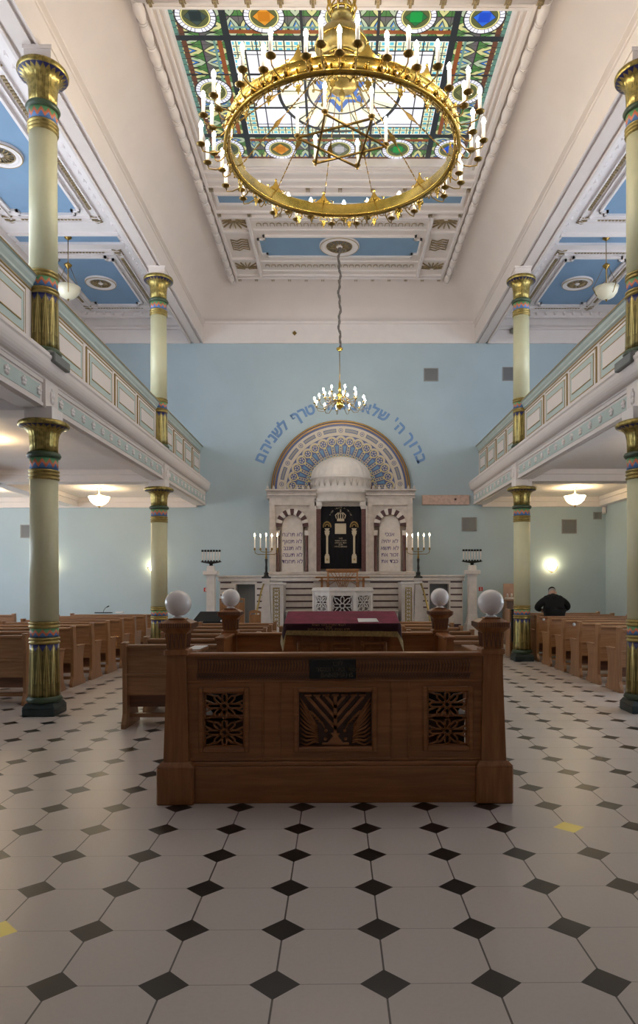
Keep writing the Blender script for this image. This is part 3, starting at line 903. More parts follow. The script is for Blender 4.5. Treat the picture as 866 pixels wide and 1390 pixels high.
# ------------------------------------------------------------------ bimah (reading platform enclosure)
BX = -.015
def rosette_lattice(b, cx, cz, w, h, y, n=2, bw=.011, d=.022):
    """pierced panel: n stacked eight-petal rosettes"""
    ch = h/n
    for k in range(n):
        z = cz-h/2+ch*(k+.5); R = min(w, ch)/2
        for j in range(8):
            a = PI/4*j; ln = R*(1.0 if j % 2 == 0 else 1.12)
            if j in (0, 4): ln = w/2*.96
            u = Vector((math.cos(a), 0, math.sin(a))); v = Vector((-math.sin(a), 0, math.cos(a)))
            o = Vector((cx, y, z)); wd = R*.17
            P = [o+u*(.20*R), o+u*(.38*R)+v*wd, o+u*(ln*.80)+v*wd, o+u*ln, o+u*(ln*.80)-v*wd, o+u*(.38*R)-v*wd]
            for i in range(6): b.bar(P[i], P[(i+1) % 6], bw, d)
        for sx in (-1, 1):
            for sz in (-1, 1):
                b.bar((cx+sx*w/2, y, z+sz*ch*.5), (cx+sx*R*.75, y, z+sz*R*.75), bw, d)
                b.bar((cx+sx*w/2, y, z+sz*ch*.22), (cx+sx*R*.9, y, z+sz*R*.2), bw, d)
        b.bar((cx-w/2, y, z+ch/2), (cx+w/2, y, z+ch/2), bw*.8, d); b.bar((cx-w/2, y, z-ch/2), (cx+w/2, y, z-ch/2), bw*.8, d)
    b.bar((cx-w/2, y, cz-h/2), (cx-w/2, y, cz+h/2), bw, d); b.bar((cx+w/2, y, cz-h/2), (cx+w/2, y, cz+h/2), bw, d)
def frame(b, x0, x1, z0, z1, y0, y1, w, mat=None, bev=.006):
    b.box(x0, x0+w, y0, y1, z0, z1, mat, bev); b.box(x1-w, x1, y0, y1, z0, z1, mat, bev)
    b.box(x0+w, x1-w, y0, y1, z0, z0+w, mat, bev); b.box(x0+w, x1-w, y0, y1, z1-w, z1, mat, bev)
def post(t, x, y, front=True, top=True, base=True):
    """tapered corner post with carved flared capital"""
    def body(b):
        if base:
            b.frustum(x, y, .29, 1.085, .092, .069)
        else: b.frustum(x, y, .0, 1.085, .085, .069)
        b.box(x-.088, x+.088, y-.088, y+.088, 1.085, 1.125, bev=.006)
    p = quick('post', OAKV, body, t)
    if base:
        quick('post_plinth', OAKV, lambda b: (b.box(x-.135, x+.135, y-.13, y+.14, 0, .275, bev=.008), b.frustum(x, y+.005, .275, .305, .135, .105)), t)
    def cap(b):
        b.frustum(x, y, 1.125, 1.25, .066, .078)
        b.frustum(x, y, 1.25, 1.285, .080, .118); b.box(x-.120, x+.120, y-.120, y+.120, 1.285, 1.325, bev=.006)
        b.frustum(x, y, 1.325, 1.345, .110, .075); b.box(x-.062, x+.062, y-.062, y+.062, 1.345, 1.356, bev=.004)
    quick('post_capital', OAKV, cap, p)
    def carve(b):
        for sgn, ax_ in ((-1, 'y'), (1, 'y'), (-1, 'x'), (1, 'x')):
            for k in range(4):
                c0 = -.05+.033*k
                for (u0, u1) in ((c0-.010, c0+.004), (c0+.014, c0+.004)):
                    if ax_ == 'y': b.bar((x+u0, y+sgn*.076, 1.24), (x+u1, y+sgn*.068, 1.14), .006, .014, None, 'y')
                    else: b.bar((x+sgn*.076, y+u0, 1.24), (x+sgn*.068, y+u1, 1.14), .006, .014, None, 'x')
            for k in range(14):
                c0 = -.108+.0166*k
                if ax_ == 'y': b.box(x+c0-.004, x+c0+.004, y+sgn*.119, y+sgn*.124, 1.288, 1.322)
                else: b.box(x+sgn*.119, x+sgn*.124, y+c0-.004, y+c0+.004, 1.288, 1.322)
    quick('carved_leaf', OAKDK, carve, p)
def globe(x, y, label):
    t = thing('globe_lamp', label, 'lamp', (x, y, 1.357), 0, 'globe lamps on the enclosure posts')
    quick('lamp_foot', OPAL, lambda b: b.lathe([(.045, 0), (.045, .006), (.03, .014), (.03, .02)], 24), t)
    quick('globe', OPAL, lambda b: b.ball((0, 0, .108), .097, None, 32), t)
def bimah():
    t = thing('bimah_enclosure', 'carved oak bimah enclosure with corner posts and pierced front panels', 'enclosure', (BX, 5.2, 0))
    t.location = (0, 0, 0)
    yf = 5.13; x0 = BX-1.10; x1 = BX+1.10
    quick('plinth', OAK, lambda b: (b.box(x0, x1, yf-.045, yf+.14, 0, .268, bev=.006), b.box(x0, x1, yf-.03, yf+.12, .265, .30, bev=.008)), t)
    # wall: solid boards around three openings
    H0, H1 = .30, 1.085
    def wall(b):
        op = [(-.985, -.685, .402, .807), (-.285, .259, .402, .807), (.668, .970, .405, .812)]
        xs = [x0]+[v for o in op for v in (o[0], o[1])]+[x1]
        for i in range(0, 8, 2): b.box(xs[i], xs[i+1], yf, yf+.06, H0, H1)
        for o in op: b.box(o[0], o[1], yf, yf+.06, H0, o[2]); b.box(o[0], o[1], yf, yf+.06, o[3], H1)
        for x in (-.552, -.430, .394, .520): b.box(x, x+.014, yf-.014, yf+.002, H0, .885, bev=.004)
        b.box(-.538, -.430, yf-.006, yf+.002, H0, .885); b.box(.408, .520, yf-.006, yf+.002, H0, .885)
        b.box(x0, x1, yf-.012, yf+.002, .878, .895, bev=.004)
        b.box(x0, x1, yf-.012, yf+.002, .302, .325, bev=.004)
    w = quick('front_wall', OAK, wall, t)
    quick('top_rail', OAK, lambda b: b.box(x0, x1, yf-.025, yf+.085, 1.068, 1.098, bev=.008), t)
    def frieze(b):
        n_ = 92
        for k in range(n_):
            x = x0+.09+(x1-x0-.18)*k/n_
            if -.21 < x < .145: continue
            b.tube([(x, yf-.002, 1.045), (x+.007, yf-.010, 1.01), (x+.002, yf-.008, .975), (x-.005, yf-.002, .955)], [.003, .0055, .004, .002], 5)
            zz = .928
            b.bar((x-.011, yf-.003, zz+.012), (x, yf-.003, zz-.008), .005, .012); b.bar((x, yf-.003, zz-.008), (x+.012, yf-.003, zz+.012), .005, .012)
            b.bar((x-.011, yf-.003, zz-.004), (x, yf-.003, zz-.022), .004, .012); b.bar((x, yf-.003, zz-.022), (x+.012, yf-.003, zz-.004), .004, .012)
        b.box(x0+.08, x1-.08, yf-.008, yf+.002, 1.048, 1.054); b.box(x0+.08, x1-.08, yf-.008, yf+.002, .944, .949)
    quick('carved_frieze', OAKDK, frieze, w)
    for (a, c, z0_, z1_) in ((-.985, -.685, .402, .807), (.668, .970, .405, .812)):
        fr_ = quick('panel_frame', OAK, lambda b: (frame(b, a-.035, c+.035, z0_-.035, z1_+.035, yf-.022, yf+.01, .033), frame(b, a-.012, c+.012, z0_-.012, z1_+.012, yf-.008, yf+.03, .014)), t)
        quick('pierced_lattice', OAK, lambda b: rosette_lattice(b, (a+c)/2, (z0_+z1_)/2, c-a-.012, z1_-z0_-.012, yf+.025), fr_)
    a, c, z0_, z1_ = -.285, .259, .402, .807
    fr_ = quick('panel_frame', OAK, lambda b: (frame(b, a-.035, c+.035, z0_-.035, z1_+.035, yf-.022, yf+.01, .033), frame(b, a-.012, c+.012, z0_-.012, z1_+.012, yf-.008, yf+.03, .014)), t)
    def relief(b):
        b.mats = [OAK]; b.box(a, c, yf+.042, yf+.058, z0_, z1_, OAKSHADE)  # background board carries the recess shade in its dark colour
        cx = (a+c)/2; y = yf+.030
        b.bar((cx, y, .46), (cx, y, .775), .026, .03)
        for tx, zj in ((.205, .535), (.135, .615), (.065, .695)):
            for s in (-1, 1):
                b.bar((cx, y, zj), (cx+s*tx, y, zj+tx*1.13), .022, .03)
        for k in range(-3, 4):
            b.box(cx+k*.0675-.026, cx+k*.0675+.026, y-.018, y+.012, .772, .79, bev=.004)
        b.frustum(cx, y, .425, .475, .06, .02, .016, .012); b.box(cx-.10, cx+.10, y-.016, y+.012, .412, .428, bev=.003)
        b.frustum(cx, y, .475, .50, .016, .034, .012, .016)
        for s in (-1, 1):
            for k in range(10):
                f = k/9
                bx_ = cx+s*(.125+.01*f); bz = .425+.13*f
                ex = cx+s*(.262-.0*f); ez = .43+.33*f
                mx_ = (bx_+ex)/2+s*.0; mz = (bz+ez)/2+.035-.05*(1-f)
                b.tube([(bx_, y+.002, bz), (bx_+s*.03, y-.008, bz+.012+.03*f), (mx_+s*.02, y-.010, mz), (ex, y+.002, ez)], [.005, .009, .009, .004], 6)
            for k in range(5):
                bz = .55+.02*k
                b.tube([(cx+s*(.075+.012*k), y, bz-.02), (cx+s*(.10+.02*k), y-.008, bz+.03), (cx+s*(.13+.022*k), y-.005, bz+.035)], [.004, .008, .004], 6)
            b.ball((cx+s*.07, y, .515), .014, None, 8); b.ball((cx+s*.075, y, .455), .013, None, 8)
    quick('carved_menorah', OAK, relief, fr_)
    for s in (-1, 1):
        xp = BX+s*1.165
        post(t, xp, 5.175)
        # short stub behind the front post, then the entrance gap, then the rear side wall
        xs = BX+s*1.10
        quick('side_stub', OAK, lambda b: (b.box(xs-.03, xs+.03, 5.25, 5.72, 0, 1.07), b.box(xs-.055, xs+.055, 5.25, 5.75, 1.07, 1.10, bev=.006)), t)
        quick('side_wall', OAK, lambda b: (b.box(xs-.03, xs+.03, 6.66, 7.25, 0, 1.07), b.box(xs-.055, xs+.055, 6.62, 7.25, 1.07, 1.10, bev=.006), b.box(xs-.035, xs+.035, 6.64, 6.66, 0, 1.07)), t)
        post(t, xs, 7.3, base=False)
    quick('rear_wall', OAK, lambda b: (b.box(BX-1.08, BX+1.08, 7.27, 7.33, 0, 1.07), b.box(BX-1.08, BX+1.08, 7.245, 7.355, 1.07, 1.10, bev=.006)), t)
    # name plate on the frieze
    pl = quick('plaque', PLATE, lambda b: b.box(-.203, .140, yf-.026, yf-.006, .908, 1.052, bev=.004), t)
    pl['label'] = 'black plaque with dull gold lettering'
    tm = join_text('plaque_lettering', [(heb('לזכר'), 0, yf-.027, 1.020, 0), (heb('ייסוד בית הכנסת'), 0, yf-.027, .978, 0), ('BANEMAHS', .0, yf-.027, .935, 0)], None, pl, size=.047, depth=.0015)
    tm.data.materials.clear(); tm.data.materials.append(simple('plaque_gold', (.085, .07, .04), .5))
    globe(BX-1.165, 5.175, 'white glass globe on the near left corner post')
    globe(BX+1.165, 5.175, 'white glass globe on the near right corner post')
    globe(BX-1.10, 7.3, 'smaller-looking white globe on the far left post of the enclosure')
    globe(BX+1.10, 7.3, 'smaller-looking white globe on the far right post of the enclosure')
bimah()

def reading_table():
    t = thing('reading_table', 'panelled oak reading table inside the bimah enclosure', 'table', (.045, 6.33, 0))
    def body(b):
        b.box(-.43, .43, -.21, .21, 0, 1.17)
        b.box(-.44, .44, -.22, .22, 1.14, 1.19, bev=.005); b.box(-.45, .45, -.23, .23, 0, .12, bev=.006)
        b.add([(-.46, -.235, 1.19), (.46, -.235, 1.19), (.46, .235, 1.19), (-.46, .235, 1.19), (-.46, -.235, 1.245), (.46, -.235, 1.245), (.46, .235, 1.33), (-.46, .235, 1.33)],
              [(0, 3, 2, 1), (4, 5, 6, 7), (0, 1, 5, 4), (1, 2, 6, 5), (2, 3, 7, 6), (3, 0, 4, 7)])
    quick('body', OAKV, body, t)
    for k in range(3):
        c = -.28+.28*k
        quick('panel', OAK, lambda b: (frame(b, c-.115, c+.115, .2, 1.10, -.232, -.205, .03), b.box(c-.07, c+.07, -.222, -.205, .26, 1.04, bev=.005)), t)
reading_table()
def inner_bench():  # bench and black block added so the interior behind the lattice looks dark
    t = thing('added_bench', 'low wooden bench added inside the enclosure, darkening the view through the pierced front panels', 'bench', (BX, 5.5, 0))
    quick('seat_box', OAKSHADE, lambda b: b.box(-1.0, 1.0, -.14, .16, .05, .56, bev=.006), t)
    quick('seat_board', OAK, lambda b: b.box(-1.02, 1.02, -.16, .18, .56, .60, bev=.006), t)
    o = quick('shade_block', BLACKCLOTH, lambda b: b.box(-1.0, 1.0, -.13, .15, 0, .24, bev=.05), None, (BX, 5.5, .602)); tag(o, 'black block on the bench, added as shade behind the pierced front panels', 'cover')
inner_bench()
def cloth():
    b = MB(); N = 40
    cx, cy = .045, 6.33; hx, hy = .505, .262
    def topz(y): return 1.262+(y-(cy-hy))/(2*hy)*.088
    # perimeter loops: top edge, then the falls
    per = []
    for i in range(N): per.append((-hx+2*hx*i/N, -hy, 'f'))
    for i in range(14): per.append((hx, -hy+2*hy*i/14, 'r'))
    for i in range(N): per.append((hx-2*hx*i/N, hy, 'b'))
    for i in range(14): per.append((-hx, hy-2*hy*i/14, 'l'))
    n = len(per); loops = []
    def nrm(x, y, s): return {'f': (0, -1), 'r': (1, 0), 'b': (0, 1), 'l': (-1, 0)}[s]
    def loop(drop, out, wav):
        L = []
        for i, (x, y, s) in enumerate(per):
            d = nrm(x, y, s)
            corner = max(0, (abs(x)/hx-.86)/.14)*max(0, (abs(y)/hy-.75)/.25)
            dr = drop*(1+1.4*corner*(s in 'rl' or abs(x) > .49)+(.10*(x/hx) if s == 'f' else 0))
            w = wav*math.sin(i*.9)+wav*.6*math.sin(i*.37+1)
            o = out+w+corner*out*.8
            L.append((cx+x+d[0]*o+(.35*out*corner*(1 if x > 0 else -1) if s in 'fb' else 0), cy+y+d[1]*o, topz(cy+y)-dr))
        return L
    loops = [loop(0, 0, 0), loop(.008, .007, 0), loop(.035, .010, .002), loop(.062, .014, .003), loop(.066, .015, .003)]
    fr = [loop(.064, .018, .003), loop(.085, .021, .004), loop(.108, .024, .005)]
    vs = [p for L in loops for p in L]; fs = []
    for j in range(len(loops)-1):
        for i in range(n): fs.append((j*n+i, j*n+(i+1) % n, (j+1)*n+(i+1) % n, (j+1)*n+i))
    b.add(vs, fs, VELVETSHADE, True)  # falls coloured darker than the top, as if in shade
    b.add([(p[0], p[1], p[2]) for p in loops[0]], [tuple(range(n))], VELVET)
    o = b.build('velvet_cloth', VELVET)
    tag(o, 'maroon velvet cloth with gold embroidery draped over the reading table', 'tablecloth')
    f = MB(); vs = [p for L in fr for p in L]; fs = []
    for j in range(2):
        for i in range(n): fs.append((j*n+i, j*n+(i+1) % n, (j+1)*n+(i+1) % n, (j+1)*n+i))
    f.add(vs, fs, FRINGE, True); fo = f.build('fringe', FRINGE, o); fo['label'] = 'gold fringe'
    y = cy-hy-.0165
    tm = join_text('embroidered_lettering', [(heb('לכבוד התורה ולזכר נשמת'), -.07, y, 1.250, 0), (heb('אבינו'), -.07, y, 1.231, 0), (heb('תהא נשמתו צרורה בצרור החיים'), -.07, y, 1.212, 0)], None, o, size=.028, depth=.001)
    tm.data.materials.clear(); tm.data.materials.append(simple('gold_thread', (.34, .20, .07), .6))
    p = MB(); z = lambda yy: topz(yy)+.003
    p.add([(.19, 6.10, z(6.10)), (.37, 6.10, z(6.10)), (.355, 6.24, z(6.24)), (.185, 6.24, z(6.24)), (.19, 6.10, z(6.10)+.004), (.37, 6.10, z(6.10)+.004), (.355, 6.24, z(6.24)+.004), (.185, 6.24, z(6.24)+.004)],
          [(0, 3, 2, 1), (4, 5, 6, 7), (0, 1, 5, 4), (1, 2, 6, 5), (2, 3, 7, 6), (3, 0, 4, 7)])
    tag(p.build('paper_sheet', PAPER), 'white sheet of paper lying on the maroon cloth', 'paper')
cloth()

# ------------------------------------------------------------------ pews
def end_poly(s):
    return [(-.075, 0), (.50, 0), (.50, .05), (.44, .09), (.40, .20), (.39, .42), (.43, .56), (.45, .60), (.45, .625), (.13, .625), (.095, .68), (.075, .93), (.06, .955), (-.035, .955), (-.05, .935), (-.045, .80), (-.02, .70), (-.02, .16), (-.06, .08), (-.075, .05)]
PEWS = {}
def make_pew(W, label, grp):
    t = thing('pew', label, 'pew', (0, 0, 0), 0, grp)
    key = round(W, 2)
    if key not in PEWS:
        D = {}
        def q(nm, mat, fn):
            b = MB(); fn(b); D[nm] = b.build(nm, mat); 
        h = W/2
        q('end_panel', PEWZ, lambda b: (b.extr_x(end_poly(1), -.024, .024), b.box(-.036, .036, .12, .46, .622, .645, bev=.006), b.box(-.032, .032, -.05, .075, .94, .962, bev=.006)))
        q('backrest', PEWX, lambda b: (b.box(-h+.02, h-.02, .005, .03, .60, .90), b.box(-h+.02, h-.02, .0, .025, .37, .595), b.box(-h+.02, h-.02, -.022, .032, .588, .612, bev=.004)))
        q('top_rail', PEWX, lambda b: b.box(-h+.02, h-.02, -.03, .055, .895, .935, bev=.008))
        q('seat', PEWX, lambda b: b.box(-h+.02, h-.02, .03, .44, .40, .435, bev=.006))
        q('foot_rail', PEWX, lambda b: b.box(-h+.02, h-.02, .10, .17, .10, .145, bev=.006))
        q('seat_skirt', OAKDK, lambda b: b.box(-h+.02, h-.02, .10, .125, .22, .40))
        PEWS[key] = D
        for nm, o in D.items(): o.parent = t
        D['end_panel'].location.x = -h+.024
        e = D['end_panel'].copy(); COL.objects.link(e); e.parent = t; e.location.x = h-.024
        return t
    D = PEWS[key]; h = W/2
    for nm, o in D.items():
        c = o.copy(); COL.objects.link(c); c.parent = t
    e = D['end_panel'].copy(); COL.objects.link(e); e.parent = t; e.location.x = h-.024
    return t
ORD = ['first', 'second', 'third', 'fourth', 'fifth', 'sixth', 'seventh', 'eighth', 'ninth', 'tenth']
# left block, aisle end at x = -4.15
rows = [9.33+.83*k for k in range(9)]
for k, y in enumerate(rows):
    p = make_pew(1.95, 'oak pew in the left aisle block, %s from the front' % ORD[k], 'pews under the left gallery'); p.location = (-4.15-.975, y, 0)
rows_r = [10.20+.84*k for k in range(8)]
for k, y in enumerate(rows_r):
    p = make_pew(1.95, 'oak pew in the right aisle block, %s from the front' % ORD[k], 'pews under the right gallery'); p.location = (4.15+.975, y, 0)
# outer left block beyond the second aisle
for k, y in enumerate((9.33, 10.99, 12.65, 14.3, 15.95)):
    p = make_pew(1.95, 'oak pew by the far left outer wall, %s of its row from the front' % ORD[k], 'pews by the outer left wall'); p.location = (-8.35, y, 0)
# centre pews between the bimah and the ark, either side of the middle passage
rows_c = [7.80+.86*k for k in range(6)]
for k, y in enumerate(rows_c):
    if k == 0: lab = 'oak pew with its back to the viewer, beside the left end of the bimah'
    else: lab = 'oak pew left of centre, %s row behind the bimah' % ORD[k-1]
    p = make_pew(1.35, lab, 'centre pews left of the middle'); p.location = (-2.40+.675, y, 0)
for k, y in enumerate(rows_c):
    p = make_pew(.95, 'oak pew right of centre, %s row behind the bimah' % ORD[k], 'centre pews right of the middle'); p.location = (1.0+.475, y+.35, 0)
for k, y in enumerate((9.6, 10.8)):
    p = make_pew(1.75, 'wide oak pew straight behind the bimah, %s of two' % ('nearer' if k == 0 else 'farther'), 'middle pews'); p.location = (-.02, y, 0)

# ------------------------------------------------------------------ the ark wall
CX = .12
def sector(b, cx, y, cz, r0, r1, a0, a1, d, mat, n=48):
    vs = []
    for i in range(n+1):
        a = a0+(a1-a0)*i/n; c, s = math.cos(a), math.sin(a)
        vs += [(cx+r0*c, y, cz+r0*s), (cx+r1*c, y, cz+r1*s), (cx+r1*c, y-d, cz+r1*s), (cx+r0*c, y-d, cz+r0*s)]
    fs = [(0, 1, 2, 3), (n*4+3, n*4+2, n*4+1, n*4)]
    for i in range(n):
        for k in range(4): l = (k+1) % 4; fs.append((i*4+k, i*4+l, (i+1)*4+l, (i+1)*4+k))
    b.add(vs, fs, mat)
def disc(b, x, y, z, r, d, mat, n=14, sx=1, ang=0):
    ca, sa = math.cos(ang), math.sin(ang); vs = []
    for dd in (0, -d):
        for i in range(n):
            a = 2*PI*i/n; p, q = r*sx*math.cos(a), r*math.sin(a)
            vs.append((x+p*ca-q*sa, y+dd, z+p*sa+q*ca))
    b.add(vs, [tuple(range(n)), tuple(range(n, 2*n))[::-1]]+[(i, (i+1) % n, (i+1) % n+n, i+n) for i in range(n)], mat)
TB = simple('mosaic_blue', (.075, .10, .24), .45); TS = simple('mosaic_sky', (.10, .24, .44), .45)
TG = simple('mosaic_beige', (.52, .46, .38), .5); TY = simple('mosaic_yellow', (.60, .50, .22), .45)
TGOLD = simple('arch_gold', (.36, .22, .06), .4, .5); TBR = simple('arch_brown', (.17, .075, .02), .5); TRED = simple('arch_red', (.16, .03, .02), .5)
def ark():
    t = thing('torah_ark', 'white marble ark with blue mosaic arch, tablets of Hebrew commandments and columns', 'ark', (CX, 18.5, 1.73))
    t.location = (0, 0, 0)
    zc = 4.185; y = 18.99
    def tymp(b):
        sector(b, CX, y, zc, .80, 1.50, 0, PI, .05, TB)
        sector(b, CX, y, zc, 1.49, 1.745, 0, PI, .06, TG)
        sector(b, CX, y, zc, 1.745, 1.815, 0, PI, .055, TB)
        sector(b, CX, y, zc, 1.805, 1.835, 0, PI, .07, TGOLD); sector(b, CX, y, zc, 1.835, 1.865, 0, PI, .06, TB); sector(b, CX, y, zc, 1.862, 1.90, 0, PI, .10, TBR)
        sector(b, CX, y, zc, 1.862, 1.882, 0, PI, .112, TGOLD)
        sector(b, CX, y, zc, .82, .86, 0, PI, .075, TRED)
        for k in range(9):
            a = PI*(k+.0)/8.55+PI*.032; 
            x_, z_ = CX+1.625*math.cos(a), zc+1.625*math.sin(a)
            disc(b, x_, y-.06, z_, .062, .006, TB); disc(b, x_, y-.066, z_, .046, .004, TG); disc(b, x_, y-.07, z_, .022, .004, TB)
            if k < 8:
                a1 = a+PI/8.55
                sector(b, CX, y-.06, zc, 1.575, 1.675, a+.075, a1-.075, .006, TB, 8)
                sector(b, CX, y-.066, zc, 1.595, 1.655, a+.085, a1-.085, .004, TS if 0 else GREYMET, 8)
        N = 17
        for k in range(N):
            a = PI*(k+.5)/N; c, s = math.cos(a), math.sin(a); P = lambda r: (CX+r*c, zc+r*s)
            x_, z_ = P(1.335); disc(b, x_, y-.05, z_, .115, .008, TY, 16); disc(b, x_, y-.058, z_, .090, .004, TB, 16)
            for j in range(5):
                disc(b, x_+.05*math.cos(j*1.256+a), y-.062, z_+.05*math.sin(j*1.256+a), .020, .003, TG, 8)
            # lozenge spokes under each circle
            b.bar((CX+.93*c, y-.055, zc+.93*s), (CX+1.20*c, y-.055, zc+1.20*s), .075, .012, TY)
            b.bar((CX+.95*c, y-.060, zc+.95*s), (CX+1.18*c, y-.060, zc+1.18*s), .045, .012, TB)
            for r in (.99, 1.06, 1.13): disc(b, CX+r*c, y-.066, zc+r*s, .016, .003, TG, 8)
            # scallop outside
            sector(b, CX+1.335*c, y-.05, zc+1.335*s, .118, .150, a-1.3, a+1.3, .008, TG, 12)
            # sky field between spokes
            a2 = PI*(k+1)/N
            if k < N-1:
                c2, s2 = math.cos(a2), math.sin(a2)
                vs = [(CX+1.0*c2, zc+1.0*s2)]
                for r, off in ((1.08, .022), (1.22, .038), (1.20, .0), (1.22, -.038), (1.08, -.022)):
                    aa = a2+off; vs.append((CX+r*math.cos(aa), zc+r*math.sin(aa)))
                b.extr_y(vs, y-.062, y-.05, TS)
                disc(b, CX+.955*c2, y-.05, zc+.955*s2, .042, .012, TY, 10); disc(b, CX+.955*c2, y-.062, zc+.955*s2, .026, .003, TS, 10)
            disc(b, CX+.885*c, y-.05, zc+.885*s, .034, .012, TY, 8)
    quick('mosaic_arch', TB, tymp, t)
    zb, ze = 1.95, 3.91
    def body(b):
        for s in (-1, 1):
            tc = CX+s*1.305
            # niche block made of pilasters, spandrel with arch cut, tablet behind
            xo0, xo1 = tc-.60, tc+.60
            b.box(tc-.60, tc-.47, 18.45, 19, zb, ze); b.box(tc+.47, tc+.60, 18.45, 19, zb, ze)
            b.box(tc-.47, tc+.47, 18.72, 19, zb, ze); b.box(tc-.599, tc+.599, 18.456, 19, 3.72, ze+.002)
            # spandrel
            n = 16; pts = []
            for i in range(n+1):
                a = PI*i/n; pts.append((tc+.43*math.cos(a), 3.2+.43*math.sin(a)))
            for i in range(n):
                p, q = pts[i], pts[i+1]
                b.add([(p[0], 18.52, p[1]), (q[0], 18.52, q[1]), (q[0], 18.52, 3.72), (p[0], 18.52, 3.72)], [(0, 1, 2, 3)])
            b.box(tc-.47, tc-.43, 18.5, 18.72, zb, 3.72); b.box(tc+.43, tc+.47, 18.5, 18.72, zb, 3.72)
            b.box(tc-.52, tc-.50, 18.435, 18.46, 2.0, 3.66); b.box(tc+.50, tc+.52, 18.435, 18.46, 2.0, 3.66)
        b.box(CX-.66, CX+.66, 18.75, 19, zb, 4.12)
        b.box(CX-.70, CX-.66, 18.42, 19, zb, 3.80); b.box(CX+.66, CX+.70, 18.42, 19, zb, 3.80)
    quick('ark_body', MARBLE, body, t)
    def base(b):
        b.box(CX-1.97, CX+1.97, 18.38, 19, 1.86, 1.95, bev=.01); b.box(CX-1.93, CX+1.93, 18.42, 19, 1.76, 1.86); b.box(CX-1.99, CX+1.99, 18.36, 19, 1.70, 1.76, bev=.01)
    quick('base_moulding', MARBLE, base, t)
    def ent(b):
        for s in (-1, 1):
            x0, x1 = (CX-1.97, CX-.66) if s < 0 else (CX+.66, CX+1.97)
            b.box(x0, x1, 18.44, 19, 3.90, 3.97); b.box(x0-.0, x1+.0, 18.38, 19, 3.97, 4.02, bev=.008); b.box(x0, x1, 18.42, 19, 4.02, 4.09)
            b.box(x0-.03, x1+.03, 18.33, 19, 4.09, 4.135, bev=.01)
    quick('entablature', MARBLE, ent, t)
    def crest(b):
        for k in range(8):
            for s in (-1, 1):
                x = CX+s*(.86+.155*k)
                b.ball((x, 18.42, 4.165), .035, None, 8, 1.3); b.lathe([(.028, 4.19), (.012, 4.235), (0, 4.25)], 6, x, 18.42)
    quick('cresting', MARBLE, crest, t)
    # canopy over the curtain: half-round drum with leaf row and ribbed half dome
    def can(b):
        R = .82
        pr = [(.70, 3.80), (.76, 3.80), (.78, 3.84), (.78, 4.0), (.84, 4.03), (.86, 4.06), (.86, 4.12), (.82, 4.14), (.80, 4.16), (.80, 4.42), (.84, 4.44), (.84, 4.48), (.79, 4.50)]
        b.lathe(pr, 32, CX, 18.75, None, True, PI, 2*PI, sy=.62)
        dome = [(.79*math.cos(PI/2*k/10), 4.50+.56*math.sin(PI/2*k/10)) for k in range(11)]
        b.lathe(dome, 48, CX, 18.75, None, True, PI, 2*PI, mod=lambda r, z, a: r*(1+.02*math.cos(a*24)), sy=.62)
        b.add([(CX+r*math.cos(a), 18.75+.62*r*math.sin(a), 3.80) for a in [PI+PI*i/16 for i in range(17)] for r in (.70,)]+[(CX, 18.75, 3.80)], [tuple(list(range(17))+[17])])
    quick('canopy', MARBLE_L, can, t)
    def leaves(b):
        for k in range(14):
            a = PI+PI*(k+.5)/14; x, yy = CX+.815*math.cos(a), 18.75+.62*.815*math.sin(a)
            for u in (-.045, .045):
                b.tube([(x+u*abs(math.sin(a)), yy, 4.40), (x, yy-.012, 4.22)], [.010, .014], 5)
    quick('leaf_row', MARBLE, leaves, t)
    for s in (-1, 1):
        tc = CX+s*1.305
        def tab(b):
            pts = [(tc-.29, zb), (tc+.29, zb)]+[(tc+.27*math.cos(PI*i/16), 3.2+.27*math.sin(PI*i/16)) for i in range(17)]
            pts = [(tc-.29, zb), (tc+.29, zb), (tc+.28, 3.18)]+[(tc+.27*math.cos(PI*i/16), 3.2+.27*math.sin(PI*i/16)) for i in range(17)]+[(tc-.28, 3.18)]
            b.extr_y(pts, 18.60, 18.70)
        tb_ = quick('stone_tablet', MARBLE_L, tab, t)
        L = [(heb('לא תרצח'), 2.946), (heb('לא תנאף'), 2.762), (heb('לא תגנב'), 2.578), (heb('לא תענה'), 2.40), (heb('לא תחמד'), 2.225)] if s < 0 else \
            [(heb('אנכי'), 2.946), (heb('לא יהיה'), 2.762), (heb('לא תשא'), 2.578), (heb('זכור את'), 2.40), (heb('כבד את'), 2.225)]
        join_text('tablet_lettering', [(w_, tc, 18.598, z_, 0) for w_, z_ in L], PURPTXT, tb_, size=.145, depth=.002, bold=.002)
        def vous(b):
            for k in range(13):
                a0 = PI*(-.04)+PI*1.08*k/13; a1 = a0+PI*1.08/13
                sector(b, tc, 18.58, 3.2, .275, .43, a0+.01, a1-.01, .09, STRIPE if k % 2 == 0 else MARBLE_L, 4)
        quick('striped_arch', MARBLE_L, vous, t)
        for q in (-1, 1):
            x = tc+q*.385
            quick('niche_column', GRANITE, lambda b: b.lathe([(.05, zb), (.05, 2.0), (.042, 2.02), (.040, 2.86), (.05, 2.88), (.05, 2.92)], 14, x, 18.56), t)
            quick('niche_capital', MARBLE_L, lambda b: b.frustum(x, 18.57, 2.92, 3.05, .045, .06), t)
        xg = CX+s*.605
        quick('granite_pilaster', GRANITE, lambda b: b.box(xg-.06, xg+.06, 18.47, 18.76, zb, 3.62), t)
        quick('pilaster_capital', MARBLE_L, lambda b: (b.frustum(xg, 18.6, 3.62, 3.70, .065, .09, .13, .16), b.box(xg-.10, xg+.10, 18.42, 18.78, 3.70, 3.80)), t)
    quick('lintel', MARBLE, lambda b: (b.box(CX-.70, CX+.70, 18.46, 18.80, 3.775, 3.83), b.box(CX-.56, CX+.56, 18.55, 18.8, 3.70, 3.78)), t)
